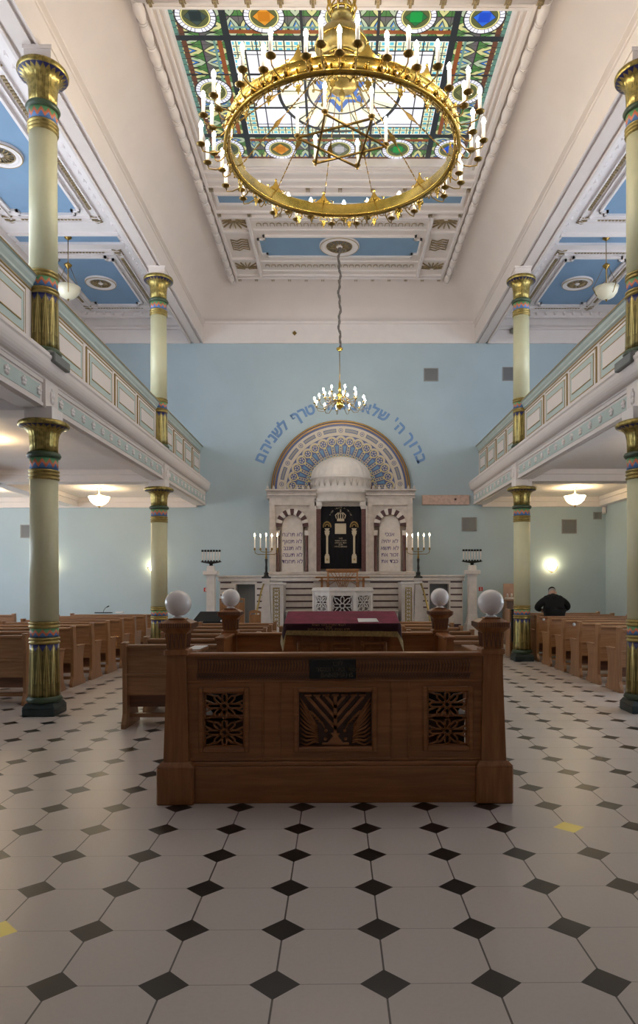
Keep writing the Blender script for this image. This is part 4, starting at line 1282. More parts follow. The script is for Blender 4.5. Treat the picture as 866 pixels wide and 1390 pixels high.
    # curtain
    cu = MB(); n = 60; vs = []
    for i in range(n+1):
        x = CX-.555+1.11*i/n
        for j in range(2): vs.append((x, 18.57+.010*math.sin(i*.9)*(1 if j == 0 else .5), 3.76 if j == 0 else 2.03))
    for i in range(n+1):
        x = CX-.555+1.11*i/n
        for j in range(2): vs.append((x, 18.60, 3.76 if j == 0 else 2.03))
    fs = []; m = 2*(n+1)
    for i in range(n): fs += [(2*i, 2*i+2, 2*i+3, 2*i+1), (m+2*i, m+2*i+1, m+2*i+3, m+2*i+2), (2*i, m+2*i, m+2*i+2, 2*i+2), (2*i+1, 2*i+3, m+2*i+3, m+2*i+1)]
    fs += [(0, 1, m+1, m), (2*n, m+2*n, m+2*n+1, 2*n+1)]
    cu.add(vs, fs, VELVETBLK, True)
    c = cu.build('curtain', VELVETBLK)
    tag(c, 'black velvet curtain embroidered with a crown and two columns, hanging in the ark opening', 'curtain')
    Y = 18.545
    def emb(b):
        # crown
        for k in range(5):
            x = CX-.012+(k-2)*.055
            b.tube([(x*1.0, Y, 3.37), (CX-.012+(k-2)*.068, Y-.006, 3.46), (CX-.012+(k-2)*.030, Y, 3.53)], .016, 5)
        b.box(CX-.11, CX+.085, Y-.01, Y+.03, 3.30, 3.37, bev=.005); b.ball((CX-.012, Y, 3.56), .022, None, 8)
        b.bar((CX-.012, Y, 3.56), (CX-.012, Y, 3.62), .012, .012); b.bar((CX-.032, Y, 3.60), (CX+.008, Y, 3.60), .010, .012)
        b.box(CX-.165, CX+.135, Y-.008, Y+.03, 2.96, 3.24, bev=.006)
        for s in (-1, 1):
            x = CX-.012+s*.362
            b.box(x-.028, x+.028, Y-.008, Y+.03, 2.40, 2.90, bev=.010); b.box(x-.065, x+.065, Y-.01, Y+.03, 2.18, 2.38, bev=.006); b.box(x-.05, x+.05, Y-.012, Y+.03, 2.38, 2.42)
            b.frustum(x, Y+.01, 2.90, 2.98, .03, .065, .012, .02); b.frustum(x, Y+.01, 2.98, 3.05, .065, .04, .02, .012); b.frustum(x, Y+.01, 3.05, 3.11, .035, .07, .012, .02)
            b.box(x-.07, x+.07, Y-.008, Y+.03, 3.02, 3.045)
        # letters in an arc over the crown and small lines below
    quick('silver_embroidery', SILVER, emb, c)
    def flo(b):
        for s in (-1, 1):
            x = CX-.012+s*.362
            for k in range(13):
                a = PI*k/12; b.ball((x+.10*math.cos(a), Y, 3.15+.13*math.sin(a)), .022, None, 6)
                if k % 2: b.ball((x+.05*math.cos(a), Y, 3.15+.07*math.sin(a)), .02, None, 6)
            b.box(x-.025, x+.025, Y-.014, Y+.02, 2.25, 2.30)
    quick('gold_flowers', GOLDLINE, flo, c)
    word = heb('שויתי ה לנגדי תמיד'); its = []
    for k, ch in enumerate(word):
        a = PI*(.86-.72*k/(len(word)-1)); its.append((ch, CX-.012+.31*math.cos(a), Y+.015, 3.33+.33*math.sin(a), PI/2-a))
    for k, (w_, z_) in enumerate(((heb('לזכר'), 2.84), (heb('ולעילוי נשמת'), 2.78), (heb('יהודי הקהילה'), 2.72), (heb('תהא'), 2.67), (heb('נשמתם צרורה'), 2.62))): its.append((w_, CX-.012, Y+.015, z_, 0))
    join_text('curtain_lettering', its, SILVER, c, size=.058, depth=.001)
    quick('curtain_rings', MARBLE_L, lambda b: [b.ball((CX-.5+.1*k, 18.55, 3.775), .014, None, 6) for k in range(11)], c)

    # podium wall with dark stripes and two doorways
    p = thing('ark_podium', 'white marble podium wall with thin dark stripes beneath the ark', 'podium', (CX, 17.9, 0))
    p.location = (0, 0, 0)
    doors = [(-2.602, -2.109), (2.40, 2.90)]
    def pod(b):
        xs = [-3.02, doors[0][0], doors[0][1], doors[1][0], doors[1][1], 3.26]
        for i in (0, 2, 4): b.box(xs[i], xs[i+1], 17.92, 18.30, 0, 1.70)
        for d in doors: b.box(d[0], d[1], 17.92, 18.30, 1.62, 1.70); b.box(d[0], d[1], 18.27, 18.30, 0, 1.62)
        b.box(-3.06, 3.30, 17.86, 18.31, 1.70, 1.76, bev=.01); b.box(-3.04, 3.28, 17.89, 18.31, 1.76, 1.80); b.box(-3.08, 3.32, 17.84, 18.31, 1.80, 1.845, bev=.01)
    quick('podium_wall', MARBLE_L, pod, p)
    for k in range(5):
        z = 1.69-.005-.163*k
        for x0, x1 in ((-3.0, -2.65 if k else -2.72), (-2.06, -1.86), (-1.40, -.60), (.86, 1.66), (2.06, 2.36), (2.94, 3.24)):
            quick('dark_stripe', STRIPE, lambda b: b.box(x0, x1, 17.912, 17.93, z-.036, z), p)
    for d in doors: quick('doorway_panel', GLASSGREY, lambda b: (b.box(d[0], d[1], 18.2, 18.24, 0, 1.62), b.box((d[0]+d[1])/2-.01, (d[0]+d[1])/2+.01, 18.19, 18.2, 0, 1.62), b.box(d[0], d[1], 18.19, 18.2, 1.1, 1.12)), p)
    pf = quick('platform', MARBLE, lambda b: (b.box(-1.24, 1.50, 17.02, 17.84, 0, .93), b.box(-1.26, 1.52, 17.0, 17.84, .93, .97, bev=.01)))
    tag(pf, 'low marble platform step between the pulpit and the striped podium wall', 'platform')
    for xa, xb in ((-3.0, -2.1), (2.3, 3.2)): quick('dark_plinth', STRIPE, lambda b: b.box(xa, xb, 17.86, 17.92, 0, .58), p)
    for x in (-3.19, 3.45):
        q = thing('corner_pier', 'white marble pier carrying a seven-cup menorah, at the %s end of the podium' % ('left' if x < 0 else 'right'), 'pier', (x, 17.65, 0), 0, 'podium end piers')
        quick('shaft', MARBLE_L, lambda b: (b.frustum(0, 0, .60, .85, .15, .105), b.frustum(0, 0, .85, 1.82, .105, .10), b.box(-.17, .17, -.17, .17, .0, .60)), q)
        quick('cap', MARBLE_L, lambda b: (b.box(-.12, .12, -.12, .12, 1.82, 1.86), b.box(-.18, .18, -.18, .18, 1.86, 1.96, bev=.01), b.frustum(0, 0, 1.96, 2.09, .10, .085)), q)
        m_ = thing('menorah', 'black iron menorah with seven upright cups on the %s marble pier' % ('left' if x < 0 else 'right'), 'menorah', (x, 17.65, 2.092), 0, 'pier menorahs')
        quick('dish', BLACKMET, lambda b: (b.lathe([(.05, 0), (.04, .02), (.05, .05), (.20, .075), (.27, .095), (.26, .11), (0, .105)], 24, sy=.5),), m_)
        for k in range(7):
            xx = (k-3)*.072
            a = quick('candle_cup', MARBLE_L, lambda b: b.lathe([(.016, .11), (.016, .36)], 10, xx), m_)
            quick('cup_rim', BLACKMET, lambda b: (b.lathe([(.026, .355), (.032, .375), (.030, .40), (.012, .405)], 10, xx), b.lathe([(.026, .10), (.02, .14)], 10, xx)), a)
    for x in (-1.725, 2.0):
        sd = 'left' if x < 0 else 'right'
        q = thing('stair_newel', 'white marble newel post below the %s five-armed candelabrum' % sd, 'newel post', (x, 17.0, 0), 0, 'stair newel posts')
        quick('post', MARBLE_L, lambda b: (b.frustum(0, 0, 0, .80, .16, .115), b.frustum(0, 0, .80, 1.60, .115, .085), b.box(-.11, .11, -.11, .11, 1.60, 1.66, bev=.01), b.frustum(0, 0, 1.66, 1.76, .085, .10)), q)
        s = 1 if x < 0 else -1
        w_ = quick('cheek_wall', MARBLE_L, lambda b: (b.box(s*.12, s*.42, -.1, .80, 0, 1.60), b.box(s*.10, s*.44, -.12, .82, 1.60, 1.66, bev=.01)), q)
        r_ = thing('brass_railing', 'old brass stair railing with pierced grille beside the %s marble newel' % sd, 'railing', (x+s*.2, 16.7, .5), 0, 'stair railings')
        def gr(b):
            w0, w1, z0, z1 = s*.0, s*.15, 0.1, 1.02
            b.bar((w0, 0, z0), (w0, 0, z1), .02, .02); b.bar((w1, -.05, z0), (w1, -.05, z1-.05), .02, .02)
            b.box(min(w0, w1), max(w0, w1), -.005, .005, z0, z0+.02); b.bar((w0, -.02, z1), (w1, -.04, z1), .03, .03)
            for k in range(10):
                z = z0+.09*k
                b.tube([(w0, -.01, z), (s*.075, -.03, z+.05), (w1, -.05, z)], .010, 5); b.tube([(w0, -.01, z+.08), (s*.075, -.03, z+.03), (w1, -.05, z+.08)], .010, 5)
            b.bar((s*.075, -.03, z0), (s*.075, -.03, z1), .012, .012)
        quick('grille', BRASSOLD, gr, r_)
        quick('handrail', BRASSOLD, lambda b: (b.tube([(-s*.24, .1, 1.12), (-s*.28, -.1, .95), (-s*.34, -.4, .55), (-s*.38, -.7, .12)], .022, 8), b.tube([(-s*.38, -.7, .12), (-s*.38, -.7, -.3)], .018, 6)), r_)
        c_ = thing('candelabrum', 'five-armed brass candelabrum with lit white candles on a dark stem, %s of the ark' % sd, 'candelabrum', (x, 17.0, 1.763), 0, 'lit candelabra')
        quick('stem', BLACKMET, lambda b: (b.lathe([(.115, 0), (.11, .015), (.06, .06), (.05, .10), (.065, .12), (.035, .15), (.028, .20), (.034, .24), (.024, .34), (.03, .42), (.036, .46), (.02, .48)], 16), [b.ball((.10*math.cos(a), .10*math.sin(a), .02), .026, None, 8) for a in (.5, 2.1, 3.7, 5.3)]), c_)
        def arms(b):
            b.lathe([(.02, .47), (.028, .50), (.018, .56), (.014, .70)], 10)
            b.tube([(-.28, 0, .70), (-.27, 0, .62), (-.20, 0, .585), (.20, 0, .585), (.27, 0, .62), (.28, 0, .70)], .009, 6)
            b.tube([(-.14, 0, .70), (-.13, 0, .665), (-.08, 0, .645), (.08, 0, .645), (.13, 0, .665), (.14, 0, .70)], .009, 6)
            for k in range(5): b.lathe([(.012, .69), (.03, .70), (.026, .715), (.016, .725), (.022, .745)], 10, (k-2)*.14)
        quick('arms', BRASSDK, arms, c_)
        for k in range(5):
            h_ = (.30, .28, .31, .29, .305)[k]
            cd = quick('candle', WAX, lambda b: b.lathe([(.0155, .74), (.013, .74+h_-.03), (.008, .74+h_-.015)], 10, (k-2)*.14), c_)
            quick('flame', FLAME, lambda b: b.lathe([(0, .74+h_-.02), (.012, .74+h_+.005), (.013, .74+h_+.02), (.006, .74+h_+.045), (0, .74+h_+.065)], 8, (k-2)*.14), cd)
ark()

def pulpit():
    t = thing('pulpit', 'white marble pulpit with pierced flower panels in front of the ark', 'pulpit', (0, 0, 0))
    P = [(-.56, 16.42), (-.17, 16.10), (.43, 16.10), (.84, 16.42)]
    P = [(x, y+.0) for x, y in P]
    for i in range(3):
        a, c = P[i], P[i+1]; L = math.hypot(c[0]-a[0], c[1]-a[1]); ang = math.atan2(c[1]-a[1], c[0]-a[0])
        X = Matrix.Translation((a[0], a[1], 0)) @ Matrix.Rotation(ang, 4, 'Z')
        b = MB(); b.X = X
        z0, z1 = .40, 1.35; m = .055
        b.box(0, m, 0, .05, 0, 1.44); b.box(L-m, L, 0, .05, 0, 1.44); b.box(m, L-m, 0, .05, z1, 1.44); b.box(m, L-m, 0, .05, 0, z0)
        b.box(-.01, .03, -.012, .06, .0, 1.44)
        f = b.build('marble_facet', MARBLE_L, t)
        b = MB(); b.X = X
        w = L-2*m-.04; rosette_lattice(b, L/2, (z0+z1)/2+.0, w, z1-z0, .02, 3 if w < .4 else 2, .02, .03)
        b.build('pierced_panel', MARBLE_L, f)
        b = MB(); b.X = X; b.box(-.02, L+.02, -.035, .08, 1.44, 1.50, bev=.01); b.box(-.005, L+.005, -.02, .06, 1.50, 1.53); b.build('rim', MARBLE_L, f)
    quick('desk_top', MARBLE_L, lambda b: (b.box(-.56, .84, 16.42, 16.9, 1.50, 1.54, bev=.01), b.extr_z([(-.56, 16.42), (-.17, 16.10), (.43, 16.10), (.84, 16.42)], 1.50, 1.54)), t)
    quick('side_wall', MARBLE_L, lambda b: (b.box(-.58, -.52, 16.42, 16.95, 0, 1.50), b.box(.80, .86, 16.42, 16.95, 0, 1.50)), t)
    quick('rear_wall', STRIPE, lambda b: b.box(-.52, .80, 16.90, 16.95, 0, 1.50), t)  # dark sheet standing in for the shadow inside the pulpit
pulpit()
def fan_chair():
    WD = simple('chair_wood', (.30, .135, .05), .4, var=.15)
    t = thing('armchair', 'light wooden armchair with fan-shaped splat back behind the pulpit', 'chair', (.15, 17.50, .972))
    def back(b):
        b.tube([(-.36, 0, .45), (-.365, .04, .75), (-.37, .07, .96)], .024, 8); b.tube([(.36, 0, .45), (.365, .04, .75), (.37, .07, .96)], .024, 8)
        b.box(-.42, .42, .045, .09, .965, 1.03, bev=.01); b.box(-.36, .36, .05, .08, .93, .965, bev=.006)
    quick('backrest', WD, back, t)
    def spl(b):
        for k in range(-3, 4):
            b.tube([(k*.018, 0, .47), (k*.05, .03, .70), (k*.085, .06, .88), (k*(.10), .065, .935)], .011, 6)
        b.tube([(-.34, .02, .62), (-.15, .04, .75), (0, .05, .60), (.15, .04, .75), (.34, .02, .62)], .010, 6)
    quick('fan_splat', WD, spl, t)
    quick('seat', WD, lambda b: b.box(-.40, .40, -.48, .05, .40, .455, bev=.012), t)
    for sx in (-1, 1):
        for yy in (-.42, 0): quick('leg', WD, lambda b: b.box(sx*.36-.025, sx*.36+.025, yy-.025, yy+.025, 0, .40, bev=.006), t)
        quick('armrest', WD, lambda b: (b.box(sx*.38-.03, sx*.38+.22*sx if False else sx*.38+.03, -.46, .04, .68, .715, bev=.008), b.box(sx*.38-.02, sx*.38+.02, -.42, -.38, .455, .68)), t)
    u = thing('wooden_bench_rail', 'narrow brown double rail of the bench just behind the pulpit chair', 'bench', (.12, 17.72, .972), 0)
    quick('upper_slat', WD, lambda b: b.box(-.66, .72, -.02, .02, .80, .84, bev=.006), u)
    quick('lower_slat', WD, lambda b: b.box(-.58, .60, -.03, .01, .72, .755, bev=.006), u)
    for sx in (-.5, .56): quick('support', WD, lambda b: b.box(sx-.03, sx+.03, -.03, .03, 0, .80), u)
fan_chair()

# arc of Hebrew letters on the wall
def arc_text():
    cz = 4.185; cx = .12; R = 2.355
    L = [('ב', 21.6), ('ר', 27.2), ('ו', 32.3), ('ך', 37.2), ('ה', 46.3), ("'", 51.6), ('ש', 60.2), ('ל', 66.4), ('א', 72.4),
         ('נ', 80.5), ('ת', 85.2), ('נ', 90), ('נ', 94.4), ('ו', 98.4), ('ט', 110.8), ('ר', 116.3), ('ף', 121.5), ('ל', 131.3), ('ש', 136.9), ('נ', 142.3), ('י', 146.3), ('ה', 150.6), ('ם', 157.8)]
    its = []
    for ch, d in L:
        a = math.radians(d); its.append((ch, cx+R*math.cos(a), 18.995, cz+R*math.sin(a), PI/2-a))
    t = thing('wall_lettering', 'arc of blue Hebrew letters on the wall over the ark', 'lettering', (cx, 18.99, cz))
    t.location = (0, 0, 0)
    for it in its: join_text('letter', [it], BLUETXT, t, size=.40, depth=.006, bold=.014)
arc_text()

# ------------------------------------------------------------------ great chandelier
def link_copy(o, parent, rz=None, loc=None):
    c = o.copy(); COL.objects.link(c); c.parent = parent
    if rz is not None: c.rotation_euler = (0, 0, rz)
    if loc is not None: c.location = loc
    for ch in list(o.children): link_copy(ch, c)
    return c
def candle_parts(p, x, y, z, h, r=.022, key='c'):
    cd = quick('candle', WAX, lambda b: b.lathe([(r, z), (r, z+h), (r*.5, z+h+.006)], 12, x, y), p)
    quick('bulb', BULB, lambda b: b.lathe([(.012, z+h), (.024, z+h+.02), (.027, z+h+.04), (.020, z+h+.065), (.007, z+h+.09), (0, z+h+.095)], 10, x, y), p)
def great_chandelier():
    t = thing('ring_chandelier', 'huge brass ring chandelier with a six-pointed star and rows of electric candles', 'chandelier', (.085, 8.98, 7.15))
    R = 1.47
    def band(b):
        pr = [(R-.02, 0), (R+.035, -.012), (R+.045, .006), (R+.03, .020), (R+.005, .028), (R+.012, .15), (R+.03, .158), (R+.035, .17), (R+.02, .18), (R-.01, .178), (R-.022, .16), (R-.028, .03), (R-.045, .015), (R-.04, -.005), (R-.02, 0)]
        b.lathe(pr, 128, cap=False)
    quick('ring_band', BRASS, band, t)
    def studs(b):
        for k in range(72):
            a = 2*PI*k/72; b.ball(((R+.014)*math.cos(a), (R+.014)*math.sin(a), .09), .017, None, 8)
            b.ball(((R+.014)*math.cos(a+.02), (R+.014)*math.sin(a+.02), .125), .008, None, 6); b.ball(((R+.014)*math.cos(a-.02), (R+.014)*math.sin(a-.02), .055), .008, None, 6)
    quick('stud_row', BRASS, studs, t)
    quick('lower_rim', BRASSDK, lambda b: b.torus((0, 0, -.004), R-.012, .016, 128, 6), t)
    # one arm at +x
    protos = []
    for Rc in (1.665, 1.80):
        def arm(b):
            b.tube([(R+.02, 0, .10), (R+.05, 0, .02), (R+.10, 0, -.035), ((R+Rc)/2+.05, 0, -.05), (Rc-.02, 0, -.03), (Rc, 0, .04)], .0085, 7)
            b.tube([(R+.02, 0, .10), (R+.05, .0, .13), (R+.075, 0, .11), (R+.06, 0, .09)], .006, 5)
            b.ball((R+.022, 0, .085), .026, None, 8)
        a = quick('candle_arm', BRASSDK, arm, t)
        quick('drip_pan', BRASSDK, lambda b: b.lathe([(.010, .03), (.035, .036), (.056, .052), (.058, .058), (.05, .055), (.02, .05), (.020, .07), (0, .07)], 18, Rc, 0), a)
        candle_parts(a, Rc, 0, .06, .20, .0225)
        protos.append(a)
    first = [True, True]
    for g in range(12):
        for j, off in enumerate((-9.3, -3., 3.1, 9.2)):
            ang = -90+(-4.5+30*g+off); rz = math.radians(ang); q = j % 2
            if first[q]: protos[q].rotation_euler = (0, 0, rz); first[q] = False
            else: link_copy(protos[q], t, rz)
    # crests over the ring between the groups
    def crest(b):
        b.extr_x([(-.12, .17), (.12, .17), (.10, .20), (.05, .24), (0, .33), (-.05, .24), (-.10, .20)], R-.012, R+.012)
        b.ball((R, 0, .34), .018, None, 8)
        for s in (-1, 1): b.tube([(R, s*.12, .18), (R, s*.15, .22), (R, s*.11, .23)], .008, 5)
    c = quick('crest', BRASS, crest, t)
    def pend(b):
        b.tube([(R, 0, .0), (R, 0, -.05), (R, .0, -.06)], .007, 5)
        for s in (-1, 1):
            b.tube([(R, 0, -.02), (R, s*.05, -.04), (R, s*.055, -.085), (R, s*.02, -.10), (R, s*.015, -.07)], .0075, 5)
        b.extr_x([(-.018, -.08), (.018, -.08), (.034, -.105), (.020, -.115), (.030, -.14), (.012, -.15), (0, -.19), (-.012, -.15), (-.030, -.14), (-.020, -.115), (-.034, -.105)], R-.007, R+.007)
    pd = quick('pendant_ornament', BRASS, pend, t)
    def scr(b):
        for s in (-1, 1):
            b.tube([(R, s*.11, .0), (R, s*.10, -.05), (R, s*.05, -.06), (R, s*.045, -.03), (R, s*.07, -.025)], .0065, 5)
        b.tube([(R, -.045, -.05), (R, 0, -.085), (R, .045, -.05)], .0065, 5); b.ball((R, 0, -.095), .014, None, 6)
    sc = quick('scroll_ornament', BRASSDK, scr, t)
    def strap(b):
        p0 = Vector((R-.01, 0, .17)); p1 = Vector((.20, 0, 1.22)); d = p1-p0
        P = lambda f: tuple(p0+d*f)
        n = 26
        for k in range(n):
            f0, f1 = k/n, (k+.8)/n
            if .33 < (k+.5)/n < .53: continue
            if k % 2: b.bar(P(f0), P(f1), .020, .006, None, 'y')
            else: b.tube([P(f0), P(f1)], .0085, 5)
        # lozenge plate
        a, m, e = Vector(P(.33)), Vector(P(.43)), Vector(P(.53)); u = Vector((0, 1, 0)); nrm = d.cross(u).normalized()*.005
        ring_ = [a, a.lerp(m, .5)+u*.012, m+u*.042, m.lerp(e, .5)+u*.012, e, m.lerp(e, .5)-u*.012, m-u*.042, a.lerp(m, .5)-u*.012]
        vs = [tuple(q-nrm) for q in ring_]+[tuple(q+nrm) for q in ring_]
        b.add(vs, [tuple(range(8)), tuple(range(8, 16))[::-1]]+[(i, (i+1) % 8, (i+1) % 8+8, i+8) for i in range(8)])
    st = quick('suspension_strap', BRASSDK, strap, t)
    for k in range(12):
        rz = math.radians(-90-19.5+30*k)
        for o, off in ((c, 0), (st, 0)):
            if k == 0: o.rotation_euler = (0, 0, rz)
            else: link_copy(o, t, rz)
    for k in range(24):
        rz = math.radians(-90-19.5+15*k)
        if k == 0: pd.rotation_euler = (0, 0, rz); sc.rotation_euler = (0, 0, rz+PI/24)
        else: link_copy(pd, t, rz); link_copy(sc, t, rz+PI/24)
    # star
    zs = .18; rs = .58; V = [(rs*math.cos(math.radians(-90-21.7+60*k)), rs*math.sin(math.radians(-90-21.7+60*k)), zs) for k in range(6)]
    def star(b):
        for q in (0, 1):
            for k in range(3):
                a, c_ = V[q+2*k], V[(q+2*k+2) % 6]
                b.bar(a, c_, .026, .018, None, 'z')
        for v in V:
            b.ball((v[0], v[1], v[2]-.012), .022, None, 8); b.tube([(v[0], v[1], zs), (v[0]*.38, v[1]*.38, .92)], .005, 4)
    s_ = quick('star', BRASSDK, star, t)
    for v in V:
        q = quick('star_candle', WAX, lambda b: b.lathe([(.021, zs+.03), (.021, zs+.30), (.01, zs+.306)], 12, v[0], v[1]), s_)
        quick('star_drip_pan', BRASSDK, lambda b: b.lathe([(.012, zs), (.035, zs+.015), (.045, zs+.03), (.02, zs+.03)], 14, v[0], v[1]), s_)
        quick('star_bulb', BULB, lambda b: b.lathe([(.012, zs+.30), (.024, zs+.32), (.027, zs+.34), (.020, zs+.365), (.007, zs+.39), (0, zs+.395)], 10, v[0], v[1]), s_)
    H = lambda L: [(r, z-7.15) for r, z in L]
    quick('hub', BRASSOLD, lambda b: b.lathe(H([(0, 7.86), (.03, 7.89), (.045, 7.94), (.02, 7.99), (.04, 8.02), (.17, 8.04), (.20, 8.07), (.20, 8.13), (.16, 8.15), (.07, 8.18), (.05, 8.25), (.10, 8.31), (.20, 8.34), (.22, 8.37), (.20, 8.39), (.26, 8.42), (.32, 8.48), (.335, 8.55), (.32, 8.63), (.26, 8.72), (.17, 8.79), (.11, 8.84), (.09, 8.90), (.13, 8.93), (.15, 8.96)]), 40, mod=lambda r, z, a: r*(1+(.03*math.cos(a*16) if r > .24 else 0))), t)
    quick('hub_crown', BRASS, lambda b: (b.torus((0, 0, 9.0-7.15), .15, .018, 32, 6), b.torus((0, 0, 9.16-7.15), .17, .022, 32, 6),
          [b.tube([(.14*math.cos(a), .14*math.sin(a), 8.94-7.15), (.19*math.cos(a), .19*math.sin(a), 9.06-7.15), (.15*math.cos(a), .15*math.sin(a), 9.20-7.15), (.05*math.cos(a), .05*math.sin(a), 9.27-7.15)], .012, 6) for a in [2*PI*k/10 for k in range(10)]]), t)
    for zz, rr_, q_ in ((8.09, .205, .012), (8.37, .23, .016), (8.55, .34, .012)):
        quick('hub_ring', BRASS, lambda b: b.torus((0, 0, zz-7.15), rr_, q_, 40, 6), t)
    def hs(b):
        b.tube([(.20, 0, .92), (.27, 0, .84), (.36, 0, .86), (.38, 0, .95), (.32, 0, .98), (.29, 0, .93)], .010, 6); b.ball((.37, 0, .84), .020, None, 8)
    def hs2(b): b.tube([(.22, 0, 1.24), (.34, 0, 1.14), (.42, 0, 1.20), (.40, 0, 1.28)], .011, 6)
    for fn in (hs, hs2):
        o = quick('hub_scroll', BRASSOLD, fn, t)
        for k in range(1, 8): link_copy(o, t, 2*PI*k/8)
    quick('ceiling_rod', BRASSDK, lambda b: b.lathe(H([(.03, 9.25), (.02, 9.3), (.02, 9.52), (.10, 9.56), (.12, 9.598)]), 16), t)
great_chandelier()

def small_chandelier():
    t = thing('arm_chandelier', 'small brass chandelier of curved arms hanging on a wrapped chain before the ark', 'chandelier', (.083, 16.34, 5.74))
    quick('body', BRASS, lambda b: b.lathe([(0, -.03), (.02, -.01), (.03, .01), (.08, .04), (.095, .09), (.085, .14), (.05, .175), (.03, .20), (.045, .23), (.03, .27), (.055, .31), (.06, .35), (.03, .38), (.028, .44), (.045, .47), (.028, .50), (.03, .60), (.015, .64), (.01, .68)], 24), t)
    quick('rod', BRASSDK, lambda b: b.tube([(0, 0, .66), (0, 0, 1.41)], .010, 8), t)
    quick('rod_dish', BRASS, lambda b: b.lathe([(.01, 1.36), (.04, 1.37), (.075, 1.40), (.08, 1.43), (.03, 1.44)], 20), t)
    def wrap(b):
        N = 60; pts = []; rr = []
        for k in range(N+1):
            z = 1.43+(3.80-1.43)*k/N
            pts.append((.018*math.sin(k*.33)+.012*math.sin(k*.9), .010*math.cos(k*.5), z)); rr.append(.028+.006*math.sin(k*2.1)+(.012 if k > N-3 else 0))
        b.tube(pts, rr, 8)
    quick('wrapped_chain', simple('chain_cloth', (.16, .14, .13), .9, var=.3, vscale=30), wrap, t)
    def proto(Rc, zc, z0):
        a = quick('candle_arm', BRASSDK, lambda b: b.tube([(.03, 0, z0), (Rc*.35, 0, z0-.07), (Rc*.7, 0, zc-.13), (Rc*.92, 0, zc-.10), (Rc, 0, zc)], .007, 6), t)
        quick('drip_pan', BRASS, lambda b: b.lathe([(.006, zc-.01), (.028, zc), (.036, zc+.012), (.012, zc+.012)], 12, Rc), a)
        quick('candle', WAX, lambda b: b.lathe([(.012, zc+.01), (.012, zc+.085)], 8, Rc), a)
        quick('bulb', BULB, lambda b: b.lathe([(.009, zc+.085), (.022, zc+.102), (.021, zc+.125), (.007, zc+.152), (0, zc+.156)], 8, Rc), a)
        return a
    for Rc, zc, z0, n, o in ((.60, .11, .22, 12, .13), (.40, .31, .36, 8, .3)):
        a = proto(Rc, zc, z0)
        for k in range(n):
            if k == 0: a.rotation_euler = (0, 0, o)
            else: link_copy(a, t, o+2*PI*k/n)
small_chandelier()

# ------------------------------------------------------------------ ceiling roses, lamps, vents
def rose(x, y, z, r, label):
    t = thing('ceiling_rose', label, 'ceiling rose', (x, y, z), 0, 'ceiling roses')
    quick('plaster_ring', PLASTER_W, lambda b: b.lathe([(r, 0), (r, -.03), (r*.96, -.05), (r*.9, -.05), (r*.86, -.035), (r*.80, -.05), (r*.70, -.05), (r*.66, -.03), (r*.64, 0)], 48, cap=False), t)
    quick('gilt_edge', GOLDLINE, lambda b: b.torus((0, 0, -.045), r*.955, .010, 48, 5), t)
    def sp(b):
        for k in range(16):
            a = 2*PI*k/16
            b.tube([(r*.16*math.cos(a), r*.16*math.sin(a), -.03), (r*.40*math.cos(a), r*.40*math.sin(a), -.045), (r*.62*math.cos(a), r*.62*math.sin(a), -.02)], [.008, .016, .010], 5)
        b.torus((0, 0, -.03), r*.62, .014, 40, 5)
    quick('gilt_spokes', GILT, sp, t)
    quick('grille_disc', GREYMET, lambda b: b.lathe([(r*.64, -.004), (0, -.004)], 32, cap=False), t)
    quick('centre_boss', PLASTER_W, lambda b: b.lathe([(r*.18, 0), (r*.16, -.04), (r*.08, -.06), (0, -.065)], 20, cap=False), t)
rose(.083, 16.34, 9.592, .47, 'large plaster ceiling rose holding the wrapped chain of the small chandelier')
rose(AX-5.68, 16.54, 8.812, .36, 'round ceiling rose in the rear blue panel above the left gallery')
rose(AX-5.68, 11.61, 8.812, .36, 'round ceiling rose in the nearer blue panel above the left gallery')
rose(AX+5.68, 16.54, 8.812, .36, 'round ceiling rose in the rear blue panel above the right gallery')
rose(AX+5.68, 11.61, 8.812, .36, 'round ceiling rose in the nearer blue panel above the right gallery')

def bowl_lamp(x, y, label, zc=3.98, lit=True):
    t = thing('ceiling_bowl_lamp', label, 'ceiling lamp', (x, y, zc), 0, 'lit bowl lamps under the galleries')
    quick('canopy', BRASS, lambda b: b.lathe([(.07, 0), (.065, -.02), (.03, -.035), (.014, -.05), (.014, -.20)], 20), t)
    quick('glass_bowl', BOWLLIT, lambda b: b.lathe([(.0, -.43), (.06, -.425), (.14, -.39), (.21, -.32), (.25, -.23), (.255, -.215), (.245, -.215), (.20, -.30), (.13, -.37), (0, -.41)], 32), t)
    def ar(b):
        for k in range(3):
            a = 2*PI*k/3+.5; c, s = math.cos(a), math.sin(a)
            b.tube([(.012*c, .012*s, -.16), (.14*c, .14*s, -.19), (.27*c, .27*s, -.205), (.265*c, .265*s, -.24), (.20*c, .20*s, -.345), (.08*c, .08*s, -.43), (0, 0, -.445)], .007, 6)
    quick('brass_arms', BRASS, ar, t); quick('finial', BRASSDK, lambda b: b.lathe([(.028, -.435), (.03, -.45), (.012, -.465), (.018, -.48), (0, -.50)], 12), t)
    L = bpy.data.lights.new('bowl_bulb', 'POINT'); L.energy = 16; L.color = (1, .78, .48); L.shadow_soft_size = .05
    o = bpy.data.objects.new('bowl_bulb', L); COL.objects.link(o); o.parent = t; o.location = (0, 0, -.17)
bowl_lamp(-5.80, 17.0, 'lit bowl lamp under the left gallery beyond the farther column')
bowl_lamp(5.86, 17.0, 'lit bowl lamp under the right gallery near the wall lamp')
bowl_lamp(-5.72, 11.2, 'lit bowl lamp cut by the left edge of the view, beside the nearer left column')
bowl_lamp(-8.55, 17.0, 'lit bowl lamp in the outer left aisle, mostly out of view')
bowl_lamp(5.9, 11.2, 'lit bowl lamp under the right gallery outside the view')
